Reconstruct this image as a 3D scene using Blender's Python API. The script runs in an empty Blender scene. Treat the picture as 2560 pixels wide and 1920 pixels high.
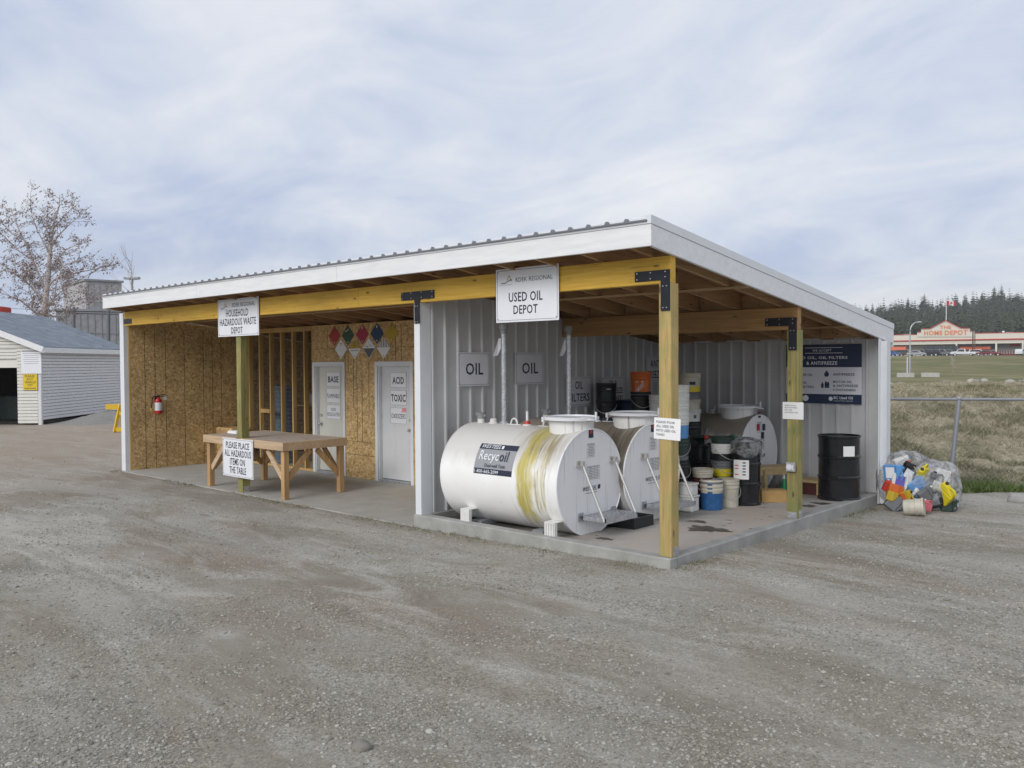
import bpy, math, random
import numpy as np
from mathutils import Matrix, Vector
random.seed(7)
rng = np.random.default_rng(11)
SC = bpy.context.scene
COL = SC.collection

# ---------------------------------------------------------------- camera
CAM = Vector((4.5727, -7.1988, 1.9164))
FPX = 2157.35                                   # focal length in pixels of the 2560 px wide photo
PITCH, ROLL, YAW = math.radians(-1.401), math.radians(-0.352), math.radians(42.868)
FW = Vector((-math.sin(YAW)*math.cos(PITCH), math.cos(YAW)*math.cos(PITCH), math.sin(PITCH)))
RT = FW.cross(Vector((0, 0, 1))).normalized()
UP = RT.cross(FW)
R2 = RT*math.cos(ROLL) + UP*math.sin(ROLL)
U2 = -RT*math.sin(ROLL) + UP*math.cos(ROLL)
cd = bpy.data.cameras.new('camera')
cam = bpy.data.objects.new('camera', cd); COL.objects.link(cam)
cd.sensor_width = 36.0; cd.lens = FPX/2560*36
cd.clip_start = 0.1; cd.clip_end = 8000
mw = Matrix((R2, U2, -FW)).transposed().to_4x4(); mw.translation = CAM
cam.matrix_world = mw
SC.camera = cam
FH = Vector((-math.sin(YAW), math.cos(YAW), 0))  # horizontal forward
def at(px, py, d):
    """point seen at photo pixel (px, py) at forward depth d metres"""
    return CAM + (FW + R2*((px-1280)/FPX) + U2*((960-py)/FPX))*d
def LD(l, d, z=0.0):
    """lateral / forward distance from the camera position -> world"""
    p = CAM + RT*l + FH*d
    return Vector((p.x, p.y, z))

# ---------------------------------------------------------------- sky, sun, exposure
SUN_EL, SUN_AZ = math.radians(33), math.radians(174)   # azimuth clockwise from +Y
SC.view_settings.view_transform = 'Standard'; SC.view_settings.look = 'None'
SC.view_settings.exposure = 0.0; SC.view_settings.gamma = 1.0
W = bpy.data.worlds.new('World'); SC.world = W; W.use_nodes = True
nt = W.node_tree; nt.nodes.clear()
def N(t, ty, **k):
    n = t.nodes.new(ty)
    for a, b in k.items(): setattr(n, a, b)
    return n
out = N(nt, 'ShaderNodeOutputWorld')
sky = N(nt, 'ShaderNodeTexSky', sky_type='NISHITA', sun_disc=False)
sky.sun_elevation = SUN_EL; sky.sun_rotation = SUN_AZ
bg1 = N(nt, 'ShaderNodeBackground'); bg1.inputs[1].default_value = 0.10
nt.links.new(sky.outputs[0], bg1.inputs[0])
tc = N(nt, 'ShaderNodeTexCoord')
sep = N(nt, 'ShaderNodeSeparateXYZ'); nt.links.new(tc.outputs['Generated'], sep.inputs[0])
zc = N(nt, 'ShaderNodeMath', operation='MAXIMUM'); zc.inputs[1].default_value = 0.0
nt.links.new(sep.outputs[2], zc.inputs[0])
za = N(nt, 'ShaderNodeMath', operation='ADD'); za.inputs[1].default_value = 0.30
nt.links.new(zc.outputs[0], za.inputs[0])
cmb = N(nt, 'ShaderNodeCombineXYZ')
for i in (0, 1):
    dv = N(nt, 'ShaderNodeMath', operation='DIVIDE')
    nt.links.new(sep.outputs[i], dv.inputs[0]); nt.links.new(za.outputs[0], dv.inputs[1])
    nt.links.new(dv.outputs[0], cmb.inputs[i])
mp = N(nt, 'ShaderNodeMapping'); mp.inputs['Rotation'].default_value = (0, 0, -YAW-0.12); mp.inputs['Scale'].default_value = (0.85, 1.15, 1)
mp.inputs['Location'].default_value = (3.1, 1.7, 0)
nt.links.new(cmb.outputs[0], mp.inputs[0])
def wnoise(scale, detail, rough, dist):
    n = N(nt, 'ShaderNodeTexNoise'); n.inputs['Scale'].default_value = scale; n.inputs['Detail'].default_value = detail
    n.inputs['Roughness'].default_value = rough; n.inputs['Distortion'].default_value = dist
    nt.links.new(mp.outputs[0], n.inputs['Vector']); return n
n1 = wnoise(0.9, 5, 0.55, 0.5); n2 = wnoise(2.4, 6, 0.6, 0.8)
mx = N(nt, 'ShaderNodeMix', data_type='FLOAT'); mx.inputs[0].default_value = 0.36
nt.links.new(n1.outputs[0], mx.inputs[2]); nt.links.new(n2.outputs[0], mx.inputs[3])
cr = N(nt, 'ShaderNodeValToRGB')
e = cr.color_ramp.elements
e[0].position = 0.37; e[0].color = (0.47, 0.545, 0.725, 1)
e[1].position = 0.63; e[1].color = (0.88, 0.885, 0.91, 1)
e.new(0.45).color = (0.61, 0.67, 0.795, 1); e.new(0.53).color = (0.745, 0.775, 0.845, 1)
nt.links.new(mx.outputs[0], cr.inputs[0])
bg2 = N(nt, 'ShaderNodeBackground'); bg2.inputs[1].default_value = 1.10
nt.links.new(cr.outputs[0], bg2.inputs[0])
ms = N(nt, 'ShaderNodeMixShader'); ms.inputs[0].default_value = 0.90
nt.links.new(bg1.outputs[0], ms.inputs[1]); nt.links.new(bg2.outputs[0], ms.inputs[2])
nt.links.new(ms.outputs[0], out.inputs[0])
sd = bpy.data.lights.new('sun', 'SUN'); sd.energy = 2.0; sd.angle = math.radians(35); sd.color = (1.0, 0.965, 0.91)
so = bpy.data.objects.new('sun', sd); COL.objects.link(so)
sv = Vector((math.sin(SUN_AZ)*math.cos(SUN_EL), math.cos(SUN_AZ)*math.cos(SUN_EL), math.sin(SUN_EL)))
so.rotation_euler = sv.to_track_quat('Z', 'Y').to_euler()
so.location = (0, -20, 30)

# ---------------------------------------------------------------- materials
MATS = {}
class NB:
    """small node-tree builder for one Principled material"""
    def __init__(s, name, rough=0.6, metal=0.0, spec=0.5):
        m = bpy.data.materials.new(name); m.use_nodes = True
        s.m = m; s.t = m.node_tree; s.b = s.t.nodes['Principled BSDF']
        s.b.inputs['Roughness'].default_value = rough; s.b.inputs['Metallic'].default_value = metal
        s.b.inputs['Specular IOR Level'].default_value = spec
        s.tc = N(s.t, 'ShaderNodeTexCoord'); MATS[name] = m
    def L(s, a, b): s.t.links.new(a, b)
    def vec(s, scale=(1, 1, 1), rot=(0, 0, 0), loc=(0, 0, 0), src='Object'):
        n = N(s.t, 'ShaderNodeMapping'); n.inputs['Scale'].default_value = scale; n.inputs['Rotation'].default_value = rot
        n.inputs['Location'].default_value = loc
        s.L(s.tc.outputs[src], n.inputs[0]); return n.outputs[0]
    def noise(s, v, scale, detail=3, rough=0.55, dist=0.0):
        n = N(s.t, 'ShaderNodeTexNoise'); n.inputs['Scale'].default_value = scale; n.inputs['Detail'].default_value = detail
        n.inputs['Roughness'].default_value = rough; n.inputs['Distortion'].default_value = dist
        s.L(v, n.inputs['Vector']); return n.outputs[0]
    def vor(s, v, scale, out='Color', feature='F1', rand=1.0):
        n = N(s.t, 'ShaderNodeTexVoronoi', feature=feature); n.inputs['Scale'].default_value = scale
        n.inputs['Randomness'].default_value = rand
        s.L(v, n.inputs['Vector']); return n.outputs[out]
    def ramp(s, f, stops):
        n = N(s.t, 'ShaderNodeValToRGB'); e = n.color_ramp.elements
        def c4(c): return (c, c, c, 1) if isinstance(c, (int, float)) else (*c, 1)
        e[0].position, e[0].color = stops[0][0], c4(stops[0][1])
        e[1].position, e[1].color = stops[-1][0], c4(stops[-1][1])
        for p, c in stops[1:-1]: e.new(p).color = c4(c)
        s.L(f, n.inputs[0]); return n.outputs[0]
    def mix(s, f, a, b, mode='MIX'):
        n = N(s.t, 'ShaderNodeMix', data_type='RGBA', blend_type=mode)
        for sock, v in ((n.inputs[0], f), (n.inputs[6], a), (n.inputs[7], b)):
            if isinstance(v, (int, float)): sock.default_value = v
            elif isinstance(v, tuple): sock.default_value = (*v, 1)
            else: s.L(v, sock)
        return n.outputs[2]
    def math(s, op, a, b=0.0, c=None):
        n = N(s.t, 'ShaderNodeMath', operation=op)
        for i, v in enumerate((a, b) if c is None else (a, b, c)):
            if isinstance(v, (int, float)): n.inputs[i].default_value = v
            else: s.L(v, n.inputs[i])
        return n.outputs[0]
    def sep(s, src='Object'):
        n = N(s.t, 'ShaderNodeSeparateXYZ'); s.L(s.tc.outputs[src], n.inputs[0]); return n.outputs
    def rnd(s):
        return N(s.t, 'ShaderNodeNewGeometry').outputs['Random Per Island']
    def color(s, c):
        if isinstance(c, tuple): s.b.inputs['Base Color'].default_value = (*c, 1)
        else: s.L(c, s.b.inputs['Base Color'])
        return s
    def rough(s, r): s.L(r, s.b.inputs['Roughness']); return s
    def bump(s, h, strength=0.3, dist=0.01):
        n = N(s.t, 'ShaderNodeBump'); n.inputs['Strength'].default_value = strength; n.inputs['Distance'].default_value = dist
        s.L(h, n.inputs['Height']); s.L(n.outputs[0], s.b.inputs['Normal']); return s

def paint(name, c, rough=0.5, metal=0.0, var=0.12, scale=6.0, bump=0.0):
    b = NB(name, rough, metal)
    v = b.vec()
    n = b.noise(v, scale, 5, 0.6)
    f = b.ramp(n, [(0.3, 1-var), (0.7, 1+var*0.6)])
    b.color(b.mix(1.0, c, f, 'MULTIPLY'))
    if bump: b.bump(b.noise(v, scale*8, 3), bump, 0.004)
    return b.m
def wood(name, c1, c2, axis='X', knots=True, rough=0.65, grain=1.0, tint=None):
    b = NB(name, rough)
    sc = {'X': (0.6, 14, 14), 'Y': (14, 0.6, 14), 'Z': (14, 14, 0.6)}[axis]
    v = b.vec(sc)
    g = b.noise(v, 2.6, 6, 0.62, 0.8)
    col = b.mix(b.ramp(g, [(0.34, 0.0), (0.66, 1.0)]), c1, c2)
    big = b.noise(b.vec(tuple(0.35*s**0.5 for s in sc)), 2.0, 3)
    col = b.mix(1.0, col, b.ramp(big, [(0.3, 0.78), (0.7, 1.16)]), 'MULTIPLY')
    if tint: col = b.mix(b.ramp(b.noise(b.vec((1, 1, 1)), 3.1, 3), [(0.45, 0.0), (0.62, 0.75)]), col, tint)
    if knots:
        ks = {'X': (2.2, 6, 6), 'Y': (6, 2.2, 6), 'Z': (6, 6, 2.2)}[axis]
        k = b.vor(b.vec(ks), 1.25, 'Distance')
        col = b.mix(b.ramp(k, [(0.05, 0.9), (0.15, 0.0)]), col, tuple(x*0.2 for x in c1))
        chk = b.noise(b.vec(tuple(q*2.2 for q in sc), loc=(5, 3, 1)), 2.2, 3, 0.5)
        col = b.mix(b.ramp(chk, [(0.66, 0.0), (0.70, 0.55)]), col, tuple(x*0.35 for x in c1))
    b.color(col); b.bump(g, 0.12*grain, 0.004)
    return b.m
def osb(name, k=1.0):
    b = NB(name, 0.7)
    cols = []
    for i, (rot, sc) in enumerate((((0.5, 0.4, 0.3), (20, 52, 24)), ((1.3, 0.9, 1.1), (48, 20, 30)), ((0.2, 2.0, 0.7), (20, 28, 54)))):
        cols.append(b.vor(b.vec(sc, rot, (i*3.1, 1.7*i, 0)), 1.0, 'Color'))
    sp = []
    for c in cols:
        n = N(b.t, 'ShaderNodeSeparateColor'); b.L(c, n.inputs[0]); sp.append(n)
    f = b.math('MULTIPLY', b.math('ADD', b.math('ADD', sp[0].outputs[0], sp[1].outputs[1]), sp[2].outputs[0]), 0.333)
    col = b.ramp(f, [(0.08, (0.19*k, 0.11*k, 0.038*k)), (0.30, (0.38*k, 0.245*k, 0.10*k)), (0.55, (0.48*k, 0.33*k, 0.148*k)), (0.85, (0.66*k, 0.49*k, 0.26*k))])
    col = b.mix(1.0, col, b.ramp(b.noise(b.vec(), 1.6, 4), [(0.3, 0.8), (0.7, 1.15)]), 'MULTIPLY')
    b.color(col); b.bump(f, 0.15, 0.003)
    return b.m

# white goods
paint('white_trim', (0.72, 0.745, 0.775), 0.42, var=0.05, scale=3)
def boardpaint():
    b = NB('white_board', 0.55)
    v = b.vec((1.2, 6, 9)); n = b.noise(v, 2.2, 5, 0.6)
    s = b.sep('Object')
    c = b.mix(b.ramp(n, [(0.35, 0.0), (0.65, 1.0)]), (0.72, 0.735, 0.75), (0.80, 0.81, 0.82))
    g2 = b.noise(b.vec((0.8, 10, 16), loc=(3, 1, 0)), 2.0, 4, 0.6)
    c = b.mix(b.ramp(g2, [(0.60, 0.0), (0.72, 0.35)]), c, (0.52, 0.51, 0.48))
    b.color(c); b.bump(n, 0.1, 0.003)
boardpaint()
def clad():
    b = NB('cladding', 0.42)
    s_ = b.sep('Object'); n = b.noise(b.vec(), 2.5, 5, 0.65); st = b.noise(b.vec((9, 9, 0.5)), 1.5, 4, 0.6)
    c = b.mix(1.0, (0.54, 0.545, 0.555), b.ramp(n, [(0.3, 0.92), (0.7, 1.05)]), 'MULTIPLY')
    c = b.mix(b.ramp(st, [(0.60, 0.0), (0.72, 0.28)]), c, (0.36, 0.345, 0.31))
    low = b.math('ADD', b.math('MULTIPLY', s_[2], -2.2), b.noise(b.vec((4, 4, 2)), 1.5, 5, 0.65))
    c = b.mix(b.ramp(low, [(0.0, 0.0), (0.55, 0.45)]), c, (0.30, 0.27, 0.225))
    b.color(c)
clad()
paint('roof_metal', (0.20, 0.21, 0.235), 0.45, 0.2, var=0.08)
paint('sign_white', (0.78, 0.80, 0.84), 0.35, var=0.04, scale=4)
paint('sign_grey', (0.70, 0.705, 0.76), 0.4, var=0.04, scale=4)
paint('paper', (0.84, 0.84, 0.84), 0.8, var=0.03)
paint('ink', (0.018, 0.022, 0.05), 0.5, var=0.0)
paint('ink_grey', (0.10, 0.11, 0.13), 0.5, var=0.0)
paint('ink_faint', (0.30, 0.31, 0.33), 0.6, var=0.0)
paint('navy', (0.012, 0.028, 0.075), 0.4, var=0.06)
paint('logo_gold', (0.55, 0.45, 0.15), 0.5)
paint('logo_grey', (0.14, 0.19, 0.24), 0.5)
paint('black_plate', (0.016, 0.018, 0.024), 0.45, 0.3, var=0.25)
paint('screw_steel', (0.6, 0.6, 0.6), 0.3, 0.9, var=0.0)
def galv():
    b = NB('galvanised', 0.38, 0.75)
    c = b.vor(b.vec(), 38, 'Color')
    n = N(b.t, 'ShaderNodeSeparateColor'); b.L(c, n.inputs[0])
    b.color(b.ramp(n.outputs[0], [(0.0, (0.42, 0.44, 0.47)), (1.0, (0.62, 0.64, 0.66))]))
galv()
paint('fence_steel', (0.30, 0.315, 0.345), 0.5, 0.4, var=0.12)
# timber
wood('beam_yellow', (0.60, 0.35, 0.04), (0.74, 0.48, 0.075), 'X')
wood('beam_brown', (0.30, 0.165, 0.06), (0.44, 0.26, 0.10), 'X')
wood('post_treated', (0.36, 0.245, 0.085), (0.52, 0.385, 0.155), 'Z', tint=(0.34, 0.30, 0.11))
wood('post_green', (0.19, 0.175, 0.055), (0.40, 0.33, 0.12), 'Z', tint=(0.18, 0.20, 0.065))
wood('rafter_wood', (0.34, 0.20, 0.10), (0.46, 0.29, 0.15), 'Y')
wood('strip_wood', (0.42, 0.29, 0.15), (0.54, 0.38, 0.21), 'X')
wood('stud_wood', (0.46, 0.29, 0.10), (0.62, 0.42, 0.17), 'Z', knots=False)
wood('table_wood', (0.40, 0.24, 0.10), (0.56, 0.36, 0.18), 'Z', knots=False)
wood('table_edge', (0.46, 0.32, 0.19), (0.60, 0.44, 0.285), 'X', knots=False)
wood('bench_wood', (0.44, 0.32, 0.16), (0.56, 0.43, 0.24), 'Y', knots=False)
osb('osb_left', 1.12); osb('osb_right', 1.22)
paint('osb_seam', (0.05, 0.028, 0.012), 0.8, var=0.3)
def sheathing():
    b = NB('roof_deck', 0.75)
    n = b.noise(b.vec((9, 0.8, 9)), 2, 5, 0.6)
    b.color(b.mix(b.ramp(n, [(0.35, 0.0), (0.65, 1.0)]), (0.22, 0.115, 0.055), (0.34, 0.19, 0.10)))
sheathing()
def plytop():
    b = NB('table_top', 0.7)
    n = b.noise(b.vec((1, 7, 1)), 3, 5, 0.6)
    c = b.mix(b.ramp(n, [(0.35, 0.0), (0.65, 1.0)]), (0.38, 0.315, 0.265), (0.48, 0.405, 0.345))
    st = b.noise(b.vec((1.2, 2.4, 1), loc=(1.3, 0.2, 0)), 2.0, 4, 0.6)
    b.color(b.mix(b.ramp(st, [(0.62, 0.0), (0.70, 0.7)]), c, (0.10, 0.07, 0.05)))
plytop()
# concrete
def concrete(name, c1, c2, stain=0.0, warm=None):
    b = NB(name, 0.8)
    v = b.vec()
    n = b.noise(v, 3.0, 6, 0.65)
    c = b.mix(b.ramp(n, [(0.3, 0.0), (0.7, 1.0)]), c1, c2)
    if warm: c = b.mix(b.ramp(b.noise(b.vec(loc=(4, 2, 0)), 0.9, 3), [(0.42, 0.0), (0.6, 0.8)]), c, warm)
    if stain:
        s = b.sep('Object')
        sp = b.ramp(b.noise(b.vec((1, 1.6, 1), loc=(7, 3, 0)), 5.0, 3, 0.55), [(0.64, 0.0), (0.70, 1.0)])
        c = b.mix(b.math('MULTIPLY', sp, stain), c, (0.055, 0.042, 0.032))
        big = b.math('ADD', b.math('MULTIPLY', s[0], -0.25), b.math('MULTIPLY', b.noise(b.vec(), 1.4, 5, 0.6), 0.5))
        c = b.mix(b.ramp(big, [(0.48, 0.0), (0.88, 0.9)]), c, (0.035, 0.032, 0.03))  # floor darkens under the tanks: oil dirt plus shade put into the colour
    b.color(c); b.bump(b.noise(v, 60, 3), 0.15, 0.003)
concrete('concrete_pale', (0.33, 0.32, 0.295), (0.43, 0.42, 0.39))
concrete('concrete_kerb', (0.25, 0.25, 0.235), (0.40, 0.40, 0.38))
concrete('concrete_oil_shade', (0.36, 0.345, 0.32), (0.45, 0.43, 0.395), 0.9, (0.43, 0.365, 0.315))
paint('oil_stain', (0.10, 0.082, 0.066), 0.4, var=0.5, scale=9)
# gravel yard
def gravel():
    b = NB('gravel_yard', 0.9, 0, 0.3)
    v = b.vec()
    rotv = b.vec((0.45, 1.0, 1), (0, 0, -YAW - 0.15))
    stones = b.vor(v, 70, 'Color')
    st2 = b.vor(v, 190, 'Color')
    s1 = N(b.t, 'ShaderNodeSeparateColor'); b.L(stones, s1.inputs[0])
    s2 = N(b.t, 'ShaderNodeSeparateColor'); b.L(st2, s2.inputs[0])
    fine = b.math('ADD', b.math('MULTIPLY', s1.outputs[0], 0.55), b.math('MULTIPLY', s2.outputs[0], 0.45))
    big = b.noise(rotv, 0.55, 5, 0.62, 0.6)
    mid = b.noise(b.vec((0.5, 1.1, 1), (0, 0, -YAW), (3, 5, 0)), 1.7, 5, 0.65, 0.4)
    base = b.ramp(big, [(0.32, (0.225, 0.198, 0.155)), (0.43, (0.27, 0.247, 0.205)), (0.53, (0.325, 0.307, 0.27)), (0.66, (0.37, 0.353, 0.32))])
    base = b.mix(b.ramp(mid, [(0.54, 0.0), (0.66, 0.75)]), base, (0.40, 0.375, 0.335))
    brn = b.noise(b.vec((0.35, 1.0, 1), (0, 0, -YAW), (9, 1, 0)), 0.9, 5, 0.6, 0.5)
    base = b.mix(b.ramp(brn, [(0.56, 0.0), (0.70, 0.5)]), base, (0.25, 0.195, 0.14))
    grn = b.noise(b.vec((0.4, 1.0, 1), (0, 0, -YAW), (2, 8, 0)), 1.1, 5, 0.6, 0.5)
    base = b.mix(b.ramp(grn, [(0.58, 0.0), (0.70, 0.6)]), base, (0.165, 0.15, 0.10))
    trk = b.noise(b.vec((0.24, 1.0, 1), (0, 0, -YAW+0.12), (1, 4, 0)), 1.15, 6, 0.66, 0.7)
    base = b.mix(b.ramp(trk, [(0.50, 0.0), (0.66, 0.75)]), base, (0.188, 0.168, 0.132))
    trk2 = b.noise(b.vec((0.26, 1.0, 1), (0, 0, -YAW+0.2), (7, 2, 0)), 1.5, 6, 0.68, 0.8)
    base = b.mix(b.ramp(trk2, [(0.53, 0.0), (0.66, 0.75)]), base, (0.43, 0.41, 0.37))
    spot = b.noise(b.vec((0.5, 1.0, 1), (0, 0, -YAW), (4, 6, 0)), 1.6, 4, 0.55, 0.6)
    base = b.mix(b.ramp(spot, [(0.68, 0.0), (0.735, 0.75)]), base, (0.10, 0.09, 0.068))
    rs = N(b.t, 'ShaderNodeSeparateXYZ'); b.L(b.vec((1, 1, 1), (0, 0, -YAW)), rs.inputs[0])
    dd_ = b.math('ADD', rs.outputs[1], b.math('MULTIPLY_ADD', b.noise(b.vec((.5, 1, 1), (0, 0, -YAW)), .8, 5, .65), 3.2, -1.6))
    dcam = CAM.x*math.sin(-YAW) + CAM.y*math.cos(-YAW)
    lane = b.ramp(b.math('MULTIPLY_ADD', dd_, .1, -dcam*.1), [(0.44, 0.62), (0.80, 0.0)])
    base = b.mix(lane, base, b.mix(b.ramp(mid, [(0.4, 0.0), (0.62, 1.0)]), (0.17, 0.152, 0.118), (0.28, 0.258, 0.218)))
    # the dirt track beside the left shed is browner
    s = b.sep('Object')
    lf = b.ramp(b.math('MULTIPLY_ADD', s[0], -0.08, -0.75), [(0.0, 0.0), (0.6, 0.65)])
    base = b.mix(lf, base, (0.33, 0.265, 0.205))
    stoney = b.ramp(b.noise(b.vec((0.6, 1, 1), (0, 0, -YAW), (5, 5, 0)), 1.3, 5, 0.65), [(0.35, 0.25), (0.65, 1.0)])
    fl = b.mix(stoney, (1.0, 1.0, 1.0), b.ramp(fine, [(0.12, 0.55), (0.5, 1.0), (0.86, 1.5)]))
    b.color(b.mix(1.0, base, fl, 'MULTIPLY'))
    h = b.math('ADD', b.math('MULTIPLY', fine, 0.6), b.math('MULTIPLY', b.noise(v, 14, 4), 0.8))
    b.bump(h, 0.55, 0.014)
gravel()
def stonemat():
    b = NB('stone', 0.85, 0, 0.3)
    b.color(b.ramp(b.rnd(), [(0.0, (0.175, 0.16, 0.135)), (0.4, (0.26, 0.242, 0.208)), (0.75, (0.34, 0.322, 0.285)), (0.96, (0.40, 0.38, 0.34)), (1.0, (0.46, 0.44, 0.40))]))
stonemat()
def bankmat():
    b = NB('bank_soil', 0.95, 0, 0.1)
    n = b.noise(b.vec(), 0.7, 6, 0.65, 0.4); m = b.noise(b.vec(), 6, 4, 0.6)
    c = b.ramp(n, [(0.32, (0.17, 0.16, 0.10)), (0.5, (0.27, 0.24, 0.16)), (0.66, (0.38, 0.335, 0.24))])
    b.color(b.mix(1.0, c, b.ramp(m, [(0.3, 0.6), (0.7, 1.35)]), 'MULTIPLY')); b.bump(m, 0.6, 0.05)
bankmat()
def grassmat(name, stops):
    b = NB(name, 0.85, 0, 0.15)
    b.color(b.ramp(b.rnd(), stops))
grassmat('straw', [(0.0, (0.20, 0.175, 0.115)), (0.35, (0.31, 0.275, 0.185)), (0.7, (0.44, 0.39, 0.275)), (1.0, (0.60, 0.54, 0.42))])
grassmat('grass_green', [(0.0, (0.06, 0.095, 0.03)), (0.5, (0.095, 0.15, 0.045)), (1.0, (0.20, 0.225, 0.10))])
grassmat('grass_olive', [(0.0, (0.11, 0.115, 0.06)), (0.5, (0.18, 0.18, 0.10)), (1.0, (0.29, 0.27, 0.17))])
def lawnmat():
    b = NB('lawn_grass', 0.95, 0, 0.1)
    n = b.noise(b.vec((0.06, 0.06, 0.3)), 1.0, 6, 0.65, 0.5)
    b.color(b.ramp(n, [(0.36, (0.125, 0.138, 0.06)), (0.5, (0.175, 0.165, 0.08)), (0.62, (0.25, 0.215, 0.125))]))
lawnmat()
paint('asphalt', (0.055, 0.055, 0.058), 0.9, var=0.1)
def needle():
    b = NB('conifer_needles', 0.9, 0, 0.1)
    b.color(b.ramp(b.rnd(), [(0.0, (0.030, 0.046, 0.028)), (0.5, (0.050, 0.070, 0.040)), (1.0, (0.09, 0.11, 0.062))]))
needle()
paint('bark', (0.10, 0.075, 0.055), 0.9, var=0.3)
paint('pale_bark', (0.48, 0.44, 0.42), 0.85, var=0.25, scale=12)
grassmat('dry_leaf', [(0.0, (0.14, 0.095, 0.10)), (0.5, (0.24, 0.18, 0.175)), (0.85, (0.36, 0.28, 0.25)), (1.0, (0.48, 0.36, 0.28))])
paint('forest_floor', (0.05, 0.055, 0.035), 0.95, var=0.3)
# tank paint with spills; object axes follow the world, origin at the tank's base
def tankmat(name, x0, yellow, brown, dirt):
    b = NB(name, 0.5)
    s = b.sep('Object')
    c = b.mix(b.ramp(b.noise(b.vec(), 2.2, 4), [(0.3, 0.0), (0.7, 1.0)]), (0.84, 0.835, 0.82), (0.90, 0.90, 0.89))
    wob = b.math('MULTIPLY_ADD', b.noise(b.vec((2, 1.6, 1.6)), 1.7, 4), 0.26, -0.13)
    xx = b.math('ADD', s[0], wob)
    def band(c0, w, soft):
        d = b.math('ABSOLUTE', b.math('SUBTRACT', xx, c0))
        return b.ramp(b.math('DIVIDE', d, w), [(1.0-soft, 1.0), (1.0, 0.0)])
    rings = b.noise(b.vec((17, 1.3, 1.3)), 1.0, 5, 0.66, 0.5)
    top = b.ramp(s[2], [(0.22, 0.0), (0.5, 1.0)])
    dn = b.noise(b.vec((5, 1.2, 1.2)), 1.6, 5, 0.65)
    dz = b.math('ADD', b.ramp(s[2], [(0.58, 0.0), (0.98, 0.85)]), b.math('MULTIPLY', dn, 0.5))
    c = b.mix(b.math('MULTIPLY', b.ramp(dz, [(0.55, 0.0), (0.95, 1.0)]), dirt), c, (0.27, 0.245, 0.205))
    if yellow:
        m = b.math('MULTIPLY', band(x0-0.02, 0.145, 0.45), b.ramp(rings, [(0.32, 0.55), (0.52, 1.0)]))
        m = b.math('MULTIPLY', m, b.ramp(b.noise(b.vec((6, 1.5, 1.5), loc=(3, 3, 3)), 2.0, 4, 0.6), [(0.30, 0.6), (0.5, 1.0)]))
        m = b.math('MULTIPLY', m, b.ramp(s[2], [(0.04, 0.0), (0.3, 1.0)]))
        c = b.mix(b.math('MULTIPLY', m, 0.95), c, (0.50, 0.42, 0.055))
        m2 = b.math('MULTIPLY', band(x0+0.20, 0.09, 0.6), b.ramp(rings, [(0.4, 0.0), (0.6, 0.8)]))
        c = b.mix(m2, c, (0.52, 0.45, 0.20))
        m3 = b.math('MULTIPLY', band(x0+0.11, 0.40, 0.8), b.ramp(rings, [(0.52, 0.0), (0.64, 0.85)]))
        c = b.mix(m3, c, (0.36, 0.31, 0.20))
        tt = b.math('MULTIPLY', b.ramp(s[2], [(0.88, 0.0), (1.0, 1.0)]), band(x0+0.10, 0.5, 0.9))
        c = b.mix(b.math('MULTIPLY', tt, b.ramp(rings, [(0.35, 0.1), (0.6, 0.8)])), c, (0.20, 0.16, 0.075))
    if brown:
        m = b.math('MULTIPLY', band(x0+0.10, 0.55, 0.5), b.ramp(rings, [(0.36, 0.1), (0.54, 0.95)]))
        m = b.math('MULTIPLY', m, top)
        c = b.mix(m, c, (0.12, 0.10, 0.075))
    scf = b.noise(b.vec((3, 9, 9), loc=(2, 1, 0)), 2.4, 5, 0.7)
    c = b.mix(b.ramp(scf, [(0.66, 0.0), (0.72, 0.55)]), c, (0.40, 0.36, 0.29))
    b.color(c)
    b.rough(b.ramp(dn, [(0.3, 0.45), (0.7, 0.65)]))
tankmat('tank_paint_yellow', 1.42, True, False, 0.4)
tankmat('tank_paint_brown', 1.62, False, True, 1.0)
tankmat('tank_paint_dusty', 1.0, False, False, 1.0)
def tankend():
    b = NB('tank_end_paint', 0.4)
    st = b.noise(b.vec((1, 16, 0.8)), 1.5, 4, 0.6)
    c = b.mix(b.ramp(st, [(0.56, 0.0), (0.70, 0.5)]), (0.80, 0.81, 0.83), (0.44, 0.42, 0.37))
    b.color(c)
tankend()
def drip():
    b = NB('manhole_paint', 0.4)
    st = b.noise(b.vec((13, 13, 0.9)), 1.3, 4, 0.6)
    b.color(b.mix(b.ramp(st, [(0.60, 0.0), (0.68, 0.8)]), (0.76, 0.76, 0.74), (0.17, 0.145, 0.10)))
drip()
paint('white_plastic', (0.70, 0.70, 0.68), 0.45, var=0.12, scale=9)
paint('cream_plastic', (0.55, 0.52, 0.43), 0.5, var=0.2, scale=9)
paint('black_plastic', (0.016, 0.017, 0.020), 0.42, var=0.3)
paint('grey_plastic', (0.16, 0.17, 0.18), 0.5, var=0.2)
paint('green_plastic', (0.025, 0.05, 0.04), 0.5, var=0.2)
paint('orange_plastic', (0.58, 0.13, 0.02), 0.45, var=0.12)
paint('yellow_plastic', (0.66, 0.55, 0.02), 0.45, var=0.1)
paint('blue_plastic', (0.02, 0.11, 0.30), 0.45, var=0.35, scale=14)
paint('light_blue', (0.10, 0.30, 0.62), 0.45, var=0.15)
paint('dim_blue', (0.09, 0.14, 0.19), 0.5, var=0.2)
paint('dark_blue', (0.018, 0.035, 0.085), 0.45, var=0.2)
paint('maroon_metal', (0.085, 0.022, 0.018), 0.5, var=0.35, scale=12)
paint('purple_label', (0.13, 0.10, 0.42), 0.45)
paint('red_plastic', (0.50, 0.05, 0.035), 0.45, var=0.1)
paint('pink_plastic', (0.55, 0.14, 0.16), 0.5)
paint('red_paint', (0.50, 0.012, 0.022), 0.3, var=0.1)
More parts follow.
